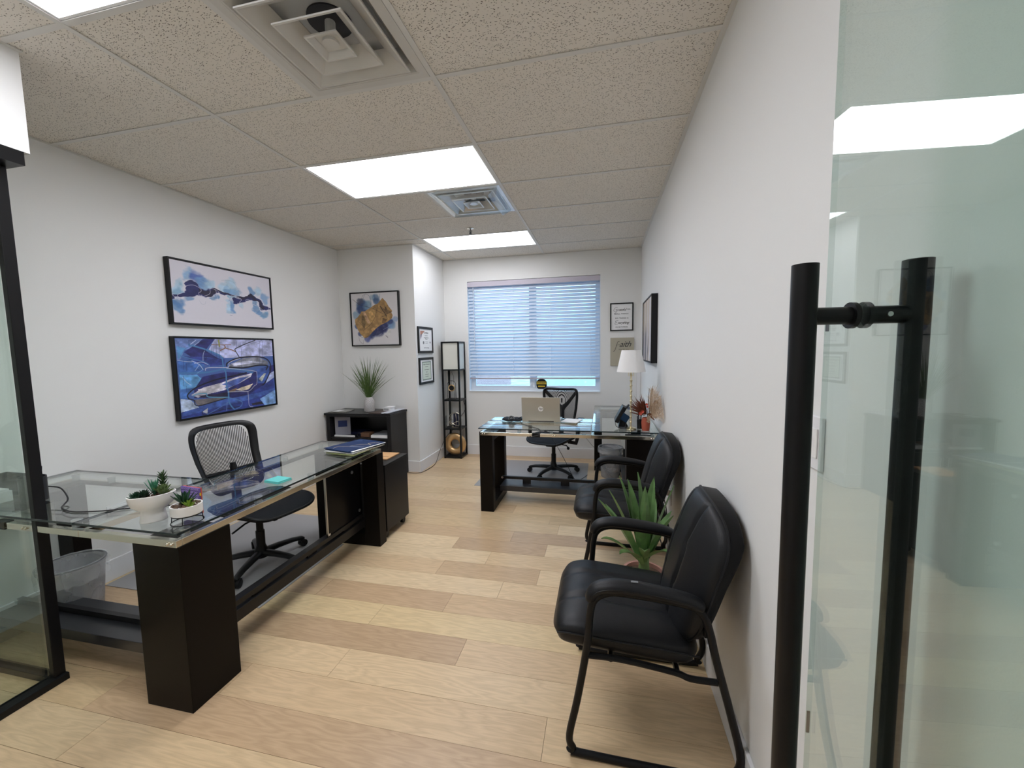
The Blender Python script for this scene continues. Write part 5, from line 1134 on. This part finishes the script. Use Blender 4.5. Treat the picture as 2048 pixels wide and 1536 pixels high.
# middle shelf: wire orb around a navy candle, glass tumbler
t = thing('wire_candle_holder', 'champagne wire holder with a dark navy candle, on the tall lamp\'s middle shelf', 'ornament', (-.01, 3.36, .4135))
obj('candle', B().cyl((.005, 3.36, .425), .036, .175, 24), 'candle', t, world=True, smooth=40)
b = B()
for k in range(6):
    a = k*PI/3; c_, s2 = math.cos(a), math.sin(a); R1 = .088
    b.tube([(-.01+R1*(math.sin(q*PI/12)*c_*(1)), 3.36+R1*math.sin(q*PI/12)*s2*.9, .414+.105-.105*math.cos(q*PI/12)*.98+(0)) for q in range(1, 12)], .003, 6)
b.tube([(-.01+.085*math.cos(a*PI/16), 3.36+.078*math.sin(a*PI/16), .475+.028*math.sin(a*PI/8)) for a in range(32)], .0035, 6, closed=True)
b.tube([(-.01+.085*math.cos(a*PI/16), 3.36+.078*math.sin(a*PI/16), .475-.028*math.sin(a*PI/8)) for a in range(32)], .0035, 6, closed=True)
b.cyl((-.01, 3.36, .4135), .05, .006, 24)
obj('wire_cage', b, 'silverwire', t, world=True, smooth=True)
t = one('glass_tumbler', B().lathe([(0, 0), (.017, 0), (.019, .17), (.0178, .17), (.016, .006), (0, .006)], (-.112, 3.285, .4135), 20), 'smoke', 'tall clear glass beside the navy candle in the tall lamp', 'glass', (-.112, 3.285, .4135), smooth=True)
# gold ring on the bottom shelf
t = one('ring_sculpture', B().tube([(-.008+.108*math.cos(a*PI/24), 3.345+.0*a, .183+.108*math.sin(a*PI/24)) for a in range(48)], .047, 16, closed=True, flat=.62, up=(0, 1, 0)), 'gold', 'large round gold ring standing on the bottom shelf of the tall lamp', 'ornament', (-.008, 3.345, .026), smooth=True)
# ================================================================== THINGS ON THE LEFT DESK
DT = .7752
def rosette(b, c, n, L, wd, up, rr, z0=0, spread=1.0, fold=.3):
    for k in range(n):
        a = k*2.399+rr.uniform(-.2, .2); e = up+(1-up)*rr.random()*.3+(k/n)*(.9-up); l = L*rr.uniform(.8, 1.1)*(1-.25*k/n)
        d = Vector((math.cos(a)*math.cos(e*PI/2), math.sin(a)*math.cos(e*PI/2), math.sin(e*PI/2)))
        p0 = Vector(c)+Vector((d.x*.004, d.y*.004, z0)); b.leaf(p0, p0+d*l*.55, p0+d*l+Vector((0, 0, l*.12)), wd, Vector((-d.x, -d.y, .6)), n=5, thick=wd*.14, fold=fold)
# footed oval planter
px, py = .135, -.556
t = thing('succulent_planter', 'white oval footed bowl of mixed succulents near the corner of the left desk', 'planter', (px, py, DT), math.radians(52))
obj('bowl', B().lathe([(0, .0), (.056, .0), (.060, .004), (.054, .035), (.052, .058), (.070, .068), (.090, .085), (.100, .110), (.104, .135), (.099, .136), (.092, .118), (.078, .100), (0, .092)], (0, 0, 0), 40, 1.0, .62), 'white', t, smooth=60)
b = B(); rr = random.Random(2)
for k in range(160):
    a, r = rr.uniform(0, 2*PI), math.sqrt(rr.random())*.9; b.sphere((r*.092*math.cos(a), r*.056*math.sin(a), .116+rr.uniform(0, .008)), rr.uniform(.004, .008), 5)
o = obj('pebbles', b, 'pebble', t, smooth=True); o['kind'] = 'stuff'
PLANTER = t
rr = random.Random(6)
b = B(); rosette(b, (-.062, -.006, .12), 34, .042, .016, .12, rr); obj('dark_rosette', b, 'succ1', t, smooth=True)
b = B(); rosette(b, (-.030, -.012, .125), 26, .042, .016, .2, rr); obj('dark_rosette', b, mat('succulent_blackgreen', (30, 54, 36), .5, var=.4, vscale=60), t, smooth=True)
b = B(); rosette(b, (.012, .012, .125), 16, .085, .012, .55, rr); obj('aloe_rosette', b, 'succ2', t, smooth=True)
b = B(); rosette(b, (.045, -.012, .128), 26, .052, .024, .1, rr); obj('olive_rosette', b, 'succ3', t, smooth=True)
b = B()  # upright feathered stem
for k in range(46):
    z_ = .13+.085*k/45; a = k*2.4; d = Vector((math.cos(a), math.sin(a), .75)).normalized(); L_ = .032*(1-.15*k/45)
    c = Vector((.050, .022, z_)); b.leaf(c, c+d*L_*.6, c+d*L_+Vector((0, 0, .006)), .010, Vector((-d.x, -d.y, .5)), n=4, thick=.0015)
b.tube([(.05, .02, .11), (.05, .022, .215)], .004, 6)
obj('feathered_stem', b, mat('succulent_spire', (58, 84, 50), .5, var=.4, vscale=60), t, smooth=True)
for ch in PLANTER.children: ch.scale = (.76, .80, .86)
# round planter on wire stand
px, py = .285, -.535
t = thing('succulent_pot', 'small white round pot of aloe on a black wire stand, on the left desk', 'planter', (px, py, DT))
obj('pot', B().lathe([(0, .034), (.050, .034), (.054, .037), (.055, .074), (.051, .074), (.050, .066), (0, .064)], (0, 0, 0), 36), 'white', t, smooth=40)
b = B()
b.tube([(.055*math.cos(a*PI/16), .055*math.sin(a*PI/16), .0022) for a in range(32)], .002, 6, closed=True); b.tube([(.0505*math.cos(a*PI/16), .0505*math.sin(a*PI/16), .0325) for a in range(32)], .002, 6, closed=True)
for k in range(4):
    a = k*PI/2+.6; b.tube([(.0545*math.cos(a), .0545*math.sin(a), .002), (.0515*math.cos(a), .0515*math.sin(a), .033)], .0018, 6)
obj('wire_stand', b, 'blackmetal', t, smooth=True)
rr = random.Random(9); b = B()
for k in range(90):
    a, r = rr.uniform(0, 2*PI), math.sqrt(rr.random())*.046; b.sphere((r*math.cos(a), r*math.sin(a), .066+rr.uniform(0, .006)), rr.uniform(.003, .006), 5)
o = obj('pebbles', b, 'pebble', t, smooth=True); o['kind'] = 'stuff'
b = B(); rosette(b, (-.012, .004, .068), 20, .062, .014, .3, rr); obj('aloe_leaves', b, 'succ1', t, smooth=True)
b = B(); rosette(b, (.024, -.008, .066), 16, .034, .012, .3, rr); obj('lime_rosette', b, 'succ4', t, smooth=True)
# purple notebook standing behind
t = thing('notebook', 'purple patterned notebook standing upright behind the wire-stand pot', 'notebook', (.212, -.452, DT), math.radians(-6))
obj('cover', B().box(-.062, .052, -.004, .004, 0, .112, bev=.0008), 'purple', t)
obj('pages', B().box(-.060, .0525, .0045, .009, .001, .1125), 'coral', t)
b = B()
for i in range(9):
    for j in range(9):
        cx_, cz_ = -.055+.0125*i+(.00625 if j % 2 else 0), .007+.0123*j
        if cx_ > .047: continue
        b.tube([(cx_+.0048*math.cos(a*PI/4), -.0045, cz_+.0034*math.sin(a*PI/4)) for a in range(8)], .0008, 4, closed=True)
o = obj('cover_print', b, 'lilac', t); o['kind'] = 'stuff'
b = B()
b.box(.0520, .0560, -.002, .002, .080, .092); obj('page_flag', b, 'yellow', t)
t = one('sticky_note_pad', B().box(-.052, .052, -.042, .042, 0, .006).box(-.050, .050, -.041, .041, .0062, .012), 'teal', 'teal sticky note pads lying on the left desk', 'note pad', (0, 0, 0))
t.location = (.253, -.018, DT); t.rotation_euler = (0, 0, math.radians(-8))
# blue folders and papers
R0 = (.24, .69); zz = DT
def sheet(name, L, cat, m, w_, d_, h_, dx, dy, rot, **k):
    global zz
    b = B().box(-w_/2, w_/2, -d_/2, d_/2, 0, h_); t = one(name, b, m, L, cat, (0, 0, 0), **k); t.location = (R0[0]+dx, R0[1]+dy, zz+.0004); t.rotation_euler = (0, 0, math.radians(rot)); zz += h_+.0006; return t
sheet('folder', 'pale green file folder at the very bottom of the pile on the left desk', 'folder', mat('pale_green_folder', (176, 186, 128), .6), .24, .30, .004, .01, .0, -8)
sheet('paper_stack', 'paper stack in the pile on the left desk, second from the bottom', 'paper', mat('paper_mixed', (176, 172, 160), .6, var=.5, vscale=60), .23, .30, .006, .02, .01, -12)
sheet('folder', 'light grey folder in the middle of the pile on the left desk', 'folder', mat('pale_grey_folder', (170, 172, 168), .6), .25, .31, .004, .0, .0, -6)
t = sheet('presentation_folder', 'blue folder with gold and white lines, under the topmost one on the left desk', 'folder', 'navy', .25, .32, .004, .005, .02, -14)
sheet('paper_stack', 'white sheets sticking out between the two blue folders', 'paper', 'paper', .235, .305, .002, .018, .02, -13)
t = sheet('presentation_folder', 'topmost blue folder with gold and white lines on the left desk pile', 'folder', 'navy', .25, .32, .003, -.005, .02, -16)
gl = mat('gold_print', (206, 186, 150), .4)
def fline(pts, w_, m): 
    b = B()
    for a, c in zip(pts, pts[1:]):
        d = Vector((c[0]-a[0], c[1]-a[1], 0)).normalized(); n_ = Vector((-d.y, d.x, 0))*w_/2
        A, C = Vector((*a, .0034)), Vector((*c, .0034)); b.quad(A-n_, C-n_, C+n_, A+n_)
    obj('line_print', b, m, t)
fline([(-.055, -.14), (-.07, -.09), (.0, -.045), (.02, .02), (.10, .06)], .005, gl); fline([(.0, -.045), (.118, -.02)], .010, mat('silver_print', (150, 156, 170), .4)); fline([(.118, .04), (.05, .075), (.07, .11), (.118, .12)], .004, gl); fline([(.05, .075), (.10, .13)], .004, gl)
fline([(-.10, .10), (-.06, .12)], .006, mat('faint_print', (80, 104, 150), .4)); fline([(-.10, .085), (-.05, .11)], .004, mat('faint_print2', (80, 104, 150), .4))
# behind the partition: pen cup, boxes, bud, black tray and cord
t = thing('pen_cup', 'dark wire-mesh pen cup at the near left end of the left desk', 'pen cup', (-.728, -.47, DT))
obj('cup', B().lathe([(0, .0), (.042, .0), (.044, .003), (.044, .115), (.041, .115), (.041, .004), (0, .004)], (0, 0, 0), 24, 1.35, 1.0), 'darkgrey', t, smooth=40)
for k, (dx, dy, h_, m) in enumerate(((-.02, .01, .155, 'plastic'), (.01, -.01, .150, 'copper'), (.03, .01, .165, 'plastic'), (.0, .02, .17, 'navy'), (.04, -.01, .15, 'copper'))):
    obj('pen', B().tube([(dx*.8, dy*.8, .006), (dx*1.2+.006, dy*1.4, h_)], .0042, 8), m, t, smooth=40)
t = thing('black_organizer', 'low black desk organizer behind the glass partition at the left edge', 'organizer', (-1.0, -.44, DT))
obj('tray', B().box(-.15, .08, -.09, .09, 0, .006).box(-.15, .08, .084, .09, .006, .082).box(-.15, -.144, -.09, .084, .006, .082).box(.074, .08, -.09, .084, .006, .082).box(-.05, -.045, -.09, .084, .006, .07), 'plastic', t)
t = thing('card_holder', 'small pale card box with papers at the left frame edge, on the left desk', 'box', (-.88, -.52, DT))
obj('carton', B().box(-.05, .05, -.028, .028, 0, .050, bev=.001), 'paper', t); obj('cards', B().box(-.044, .044, -.020, .020, .0505, .060), 'paper', t)
one('envelope', B().box(-.92, -.80, -.612, -.562, DT+.0002, DT+.016), 'paper', 'pale envelopes on the left desk in front of the card box', 'paper', (-.86, -.59, DT))
t = thing('artificial_tulip', 'yellow-green flower bud lying over the organizer, seen through the partition', 'flower', (-.93, -.565, DT))
obj('bud', B().lathe([(0, -.024), (.010, -.016), (.0125, 0), (.009, .014), (0, .026)], (0, 0, 0), 14, m=Matrix.Translation((-.052, .01, .078)) @ Matrix.Rotation(math.radians(-62), 4, 'Y')), 'yellowgreen', t, smooth=True)
obj('stem', B().tube(spline([(-.028, .01, .066), (.03, .02, .04), (.10, .02, .008)], 5), .0035, 7), 'green', t, smooth=True)
t = one('power_cord', B().tube(spline([(-.68, -.44, DT+.06), (-.60, -.44, DT+.055), (-.505, -.47, DT+.022), (-.48, -.50, DT+.004), (-.43, -.535, DT+.004), (-.33, -.555, DT+.004), (-.22, -.53, DT+.004), (-.12, -.48, DT+.004), (.0, -.42, DT+.004), (.09, -.42, DT+.004)], 6), .0032, 6), 'cord', 'black cord snaking over the left desk from the pen cup to the planter', 'cord', (-.3, -.5, DT), smooth=True)
# wall things on the left wall under the desk
t = thing('cable_outlet', 'white outlet box low on the left wall seen through the glass desk', 'outlet', (XL, .14, .47))
obj('plate', B().box(XL+.001, XL+.012, .08, .20, .43, .49, bev=.002), 'trim', t, world=True); obj('cover', B().box(XL+.0125, XL+.03, .09, .19, .44, .48, bev=.003), 'trim', t, world=True)

# ================================================================== THINGS ON THE WINDOW DESK
t = thing('laptop', 'open silver laptop seen from behind on the window desk', 'laptop', (1.406, 2.02, DT))
obj('base', B().box(-.178, .178, -.118, .118, .002, .016, bev=.002), 'laptop', t)
Rl = Matrix.Translation((0, -.119, .012)) @ Matrix.Rotation(math.radians(7), 4, 'X')
b = B().box(-.180, .180, -.005, .001, .004, .232, bev=.0015); bmesh.ops.transform(b.bm, matrix=Rl, verts=b.bm.verts); lid = obj('lid', b, 'laptop', t)
b = B().box(-.172, .172, .0012, .0018, .015, .225); bmesh.ops.transform(b.bm, matrix=Rl, verts=b.bm.verts); obj('screen', b, 'gloss', lid)
b = B().cyl((0, -.0051, .122), .0235, -.0012, 28, 'y'); bmesh.ops.transform(b.bm, matrix=Rl, verts=b.bm.verts); obj('emblem', b, mat('mirror_emblem', (.9, .9, .9), .35, .3), lid, smooth=40)
text_mesh('hp', .036, Matrix.Translation((1.406, 2.02, DT)) @ Rl @ Matrix.Translation((0, -.0066, .124)) @ Matrix.Rotation(PI/2, 4, 'X'), t, 'darkgrey', .0003, shear=.35)
obj('hinge', B().tube([(-.12, -.117, .012), (.12, -.117, .012)], .006, 8), 'darkgrey', t)
obj('keyboard', B().box(-.15, .15, -.06, .07, .0162, .018), 'plastic', t)
t = one('power_cord', B().tube(spline([(1.225, 2.02, DT+.01), (1.205, 1.99, DT+.02), (1.205, 1.91, DT+.008), (1.24, 1.80, DT+.004), (1.34, 1.68, DT+.004), (1.41, 1.60, DT+.004), (1.44, 1.562, DT+.002), (1.45, 1.550, DT-.02), (1.44, 1.545, .735), (1.38, 1.545, .715), (1.36, 1.548, .72)], 6), .003, 6), 'cord', 'thin black cord trailing from the laptop over the front edge of the window desk', 'cord', (1.3, 1.7, DT), smooth=True)
t = thing('headset_pouch', 'flat black pouch with a round grey dial on the window desk left of the laptop', 'pouch', (1.115, 1.96, DT), math.radians(-6))
obj('pouch', B().pillow(lambda u, v, h: (.11*u, .075*v+.03*u*u, .012+.016*h+.004*math.sin(u*7)), 16, 12, 3, lambda u, v: 1, lambda u, v: .6), 'fabric', t, smooth=True)
obj('dial', B().cyl((.01, -.055, .030), .026, .020, 24, 'y'), 'darkgrey', t, smooth=40); obj('dial_rim', B().tube([(.01+.026*math.cos(a*PI/14), -.056, .030+.026*math.sin(a*PI/14)) for a in range(28)], .0045, 8, closed=True), 'grey', t, smooth=True)
obj('dial_face', B().cyl((.01, -.0565, .030), .014, .002, 20, 'y'), 'grey', t, smooth=40)
obj('strap', B().tube(spline([(.06, .0, .026), (.085, .03, .034), (.10, .045, .03)], 4), .010, 8, flat=.5), 'fabric', t, smooth=True)
one('paper_sheet', B().box(1.60, 1.76, 1.93, 2.12, DT+.0002, DT+.004, rot=Matrix.Rotation(-.25, 4, 'Z'), c=(1.68, 2.02, 0)), 'paper', 'white sheet of paper on the window desk just right of the laptop', 'paper', (1.68, 2.02, DT))
# desk phone
t = thing('desk_phone', 'black desk phone with a tilted blue-black panel, seen from behind', 'phone', (2.135, 1.80, DT), 0)
obj('stand', B().prism([(-.03, .0), (.055, .0), (.02, .075), (-.015, .075)], -.05, .05, 'y'), 'plastic', t)
Rp = Matrix.Translation((-.02, 0, .10)) @ Matrix.Rotation(math.radians(28), 4, 'Y')
b = B().box(-.018, .018, -.085, .085, -.06, .09, bev=.006); bmesh.ops.transform(b.bm, matrix=Rp, verts=b.bm.verts); obj('body', b, 'plastic', t)
Rq = Matrix.Translation((.022, -.055, .092)) @ Matrix.Rotation(math.radians(32), 4, 'Y')
b = B().box(-.034, .034, -.03, -.02, -.032, .032, bev=.003); bmesh.ops.transform(b.bm, matrix=Rq, verts=b.bm.verts); obj('back_panel', b, 'screenblue', t)
b = B(); b.tube([(.0, -.03, .13), (.028, -.02, .165), (.06, -.01, .195)], [.016, .018, .012], 8, flat=.6); obj('handset', b, 'darkgrey', t, smooth=True)
b = B(); b.box(.045, .075, -.005, .02, .150, .175, bev=.004); obj('handset_clip', b, mat('bright_blue_white', (170, 190, 222), .3), t)
b = B(); b.tube(spline([(-.02, -.08, .08), (-.055, -.08, .06), (-.05, -.09, .02), (-.02, -.1, .008), (.02, -.11, .004)], 5), .003, 6); b.tube(spline([(.04, -.02, .05), (.03, -.09, .03), (.02, -.11, .006)], 5), .003, 6); obj('coiled_cord', b, 'cord', t, smooth=True)
obj('foot_plate', B().box(-.02, .08, -.13, -.055, .001, .008), 'midgrey', t)
# table lamp
t = thing('table_lamp', 'table lamp with white tapered shade and pale brass bamboo stem', 'lamp', (2.205, 1.70, DT))
prof = [(0, 0), (.045, 0), (.046, .008), (.03, .014), (.010, .02)]; z_ = .02; k = 0
while z_ < .50: prof += [(.0085, z_+.004), (.0075, z_+.022), (.0085, z_+.034), (.0145, z_+.042), (.010, z_+.044)]; z_ += .044
obj('stem', B().lathe(prof+[(.006, z_+.01), (0, z_+.01)], (0, 0, 0), 18), 'brass', t, smooth=50)
obj('socket', B().lathe([(0, .50), (.014, .50), (.014, .56), (0, .56)], (0, 0, 0), 14).tube([(-.02, 0, .45), (-.02, 0, .49)], .003, 6).tube([(.02, 0, .45), (.02, 0, .49)], .003, 6), 'brass', t, smooth=40)
obj('lamp_shade', B().lathe([(.118, .487), (.079, .668), (.077, .668), (.116, .487)], (0, 0, 0), 40), 'shade_w', t, smooth=40)
obj('shade_ring', B().tube([(-.078, 0, .655), (0, 0, .645), (.078, 0, .655)], .0015, 5).tube([(0, 0, .56), (0, 0, .66)], .003, 6), 'brass', t)
# dried flower arrangement
fx_, fy_ = 2.322, 1.655
t = thing('dried_flower_vase', 'terracotta vase of rust coloured dried flowers and pampas on the window desk', 'vase', (fx_, fy_, DT))
obj('vase', B().lathe([(0, 0), (.030, 0), (.031, .004), (.036, .07), (.030, .10), (.028, .108), (.024, .108), (.022, .09), (0, .08)], (0, 0, 0), 24), 'terra', t, smooth=40)
rr = random.Random(12); b = B()
for k in range(120):   # rust leaves fanning to the left
    a = rr.uniform(.0, 1.0); d = Vector((-math.cos(a*1.3)*rr.uniform(.6, 1), rr.uniform(-.5, .5), math.sin(a*1.3)+.25)).normalized(); L_ = rr.uniform(.08, .155)
    c = Vector((-.005, 0, .13))+Vector((rr.uniform(-.02, .02), rr.uniform(-.02, .02), rr.uniform(-.02, .03))); b.leaf(c+d*.02, c+d*L_*.6, c+d*L_+Vector((0, 0, rr.uniform(-.02, .015))), .0062, Vector((0, -1, .3)), n=4, thick=.001)
o = obj('rust_leaves', b, 'rust', t, smooth=True); o['kind'] = 'stuff'
b = B()
for k in range(26):
    a = rr.uniform(-.9, .2); d = Vector((math.cos(a), rr.uniform(-.5, .3), math.sin(a))).normalized(); L_ = rr.uniform(.05, .085)
    c = Vector((.015, -.01, .14)); b.leaf(c, c+d*L_*.6, c+d*L_, .013, Vector((0, -1, .3)), n=4, thick=.001)
o = obj('drooping_leaves', b, mat('dried_ochre_leaf', (122, 76, 44), .7), t, smooth=True); o['kind'] = 'stuff'
b = B()
for (x, z_, r) in ((-.048, .150, .020), (-.030, .165, .016), (.0, .225, .014), (.006, .205, .012)):
    for k in range(7):
        a = k*.9; d = Vector((math.cos(a)*.8, -.5, math.sin(a)*.8)); c = Vector((x, -.045, z_)); b.leaf(c, c+d*r*.6, c+d*r, r*.9, Vector((0, -1, 0)), n=4, thick=.001)
obj('coral_flowers', b, 'coral', t, smooth=True)
b = B()
for (x, z_, r) in ((.075, .245, .022), (.062, .235, .016)):
    for k in range(6):
        a = k*1.05; d = Vector((math.cos(a)*.8, -.5, math.sin(a)*.8)); c = Vector((x, -.04, z_)); b.leaf(c, c+d*r*.6, c+d*r, r*.9, Vector((0, -1, 0)), n=4, thick=.001)
obj('plum_flower', b, 'plum', t, smooth=True)
obj('sticks', B().tube([(.01, -.01, .09), (.02, -.01, .27), (.022, -.01, .355)], [.003, .003, .001], 6).tube([(.02, .0, .09), (.04, .0, .29), (.052, .0, .35)], [.0035, .0035, .0035], 6), 'brown', t)
b = B(); c0 = Vector((.03, .01, .12))
for k in range(1500):  # pampas plume fan reaching up beside the wall
    a = math.radians(rr.uniform(5, 88)); L0 = rr.uniform(.03, .22)
    base_ = c0+Vector((math.cos(a)*.36*L0, -math.cos(a)*1.0*L0+rr.uniform(-.03, .03), math.sin(a)*L0+rr.uniform(-.012, .012))); L_ = rr.uniform(.03, .065)*(1.6 if k % 6 == 0 else 1)
    d = Vector((math.cos(a)*.5+rr.uniform(-.5, .4), -math.cos(a)*.8+rr.uniform(-.7, .5), math.sin(a)*.9+rr.uniform(-.8, .3))).normalized()
    e_ = base_+d*L_; e_.x = min(e_.x, .108)
    m_ = (base_+e_)/2+Vector((0, 0, .008)); m_.x = min(m_.x, .110); b.leaf(base_, m_, e_, .0014, (0, -1, 0), n=2, thick=.0002)
o = obj('pampas_plume', b, 'pampas', t); o['kind'] = 'stuff'
b = B()
for (x, z_) in ((.012, .115), (.020, .10), (.016, .085), (.024, .125)):
    for k in range(30):
        d = Vector((rr.uniform(-1, 1), rr.uniform(-1, -.1), rr.uniform(-1, .6))).normalized(); c = Vector((x, -.03, z_)); b.leaf(c, c+d*.012, c+d*.022, .003, (0, -1, 0), n=2, thick=.0003)
o = obj('pale_sprig', b, 'pampas', t); o['kind'] = 'stuff'
# clutter beside the flower vase
t = thing('pen_holder', 'small cluster of dark pens and clips between the lamp and the dried flowers', 'pen cup', (2.283, 1.735, DT))
obj('cup', B().lathe([(0, 0), (.024, 0), (.026, .075), (.024, .075), (.022, .004), (0, .004)], (0, 0, 0), 18), 'plastic', t, smooth=40)
rr = random.Random(8)
for k in range(6): obj('pen', B().tube([(rr.uniform(-.012, .012), rr.uniform(-.012, .012), .008), (rr.uniform(-.03, .03), rr.uniform(-.02, .02), rr.uniform(.10, .14))], .0035, 7), ['navy_dark', 'grey', 'plastic'][k % 3], t, smooth=40)
# ================================================================== WALL FITTINGS AND CORDS
t = thing('light_switch', 'white switch plate on the right wall just beyond the door edge', 'switch', (XR, -.775, 1.245))
obj('plate', B().box(XR-.008, XR-.001, -.835, -.715, 1.185, 1.305, bev=.002), 'trim', t, world=True)
for y in (-.805, -.745): obj('rocker', B().box(XR-.0115, XR-.0085, y-.017, y+.017, 1.212, 1.278, bev=.001), 'white', t, world=True)
t = thing('wall_outlet', 'white wall outlet with a white plug behind the far guest chair', 'outlet', (XR, 1.12, .42))
obj('plate', B().box(XR-.007, XR-.001, 1.08, 1.155, .36, .475, bev=.002), 'trim', t, world=True); obj('plug', B().box(XR-.035, XR-.0075, 1.095, 1.14, .425, .468, bev=.003), 'white', t, world=True)
t = one('plug_cord', B().tube(spline([(XR-.04, 1.115, .44), (XR-.05, 1.13, .42), (XR-.025, 1.14, .30), (XR-.022, 1.14, .16), (XR-.04, 1.14, .02), (XR-.04, 1.5, .008), (XR-.03, 1.9, .008)], 5), .004, 6), 'cord', 'black cord dropping from the wall outlet behind the far guest chair', 'cord', (XR-.04, 1.12, .3), smooth=True)
one('floor_cord', B().tube(spline([(1.42, 1.60, .712), (1.44, 2.05, .66), (1.50, 2.35, .45), (1.58, 2.58, .20), (1.66, 2.60, .03), (1.72, 2.60, .010), (1.80, 2.8, .008)], 6), .0028, 6), 'cord', 'thin black cord hanging below the window desk in front of the office chair', 'cord', (1.55, 2.4, .3), smooth=True)
one('network_cable', B().tube(spline([(1.66, 3.0, .52), (1.70, 3.3, .40), (1.78, 3.47, .27), (1.86, 3.50, .17), (1.95, 3.50, .15)], 6), .0022, 6), 'midgrey', 'thin grey cord running along the wall under the window behind the office chair', 'cable', (1.8, 3.4, .3), smooth=True)
t = thing('corner_conduit', 'slim white conduit in the right rear corner behind the table lamp', 'conduit', (XR-.02, YF-.02, 1.05))
obj('channel', B().box(XR-.045, XR-.002, YF-.022, YF-.002, .785, 1.30, bev=.002), 'trim', t, world=True)
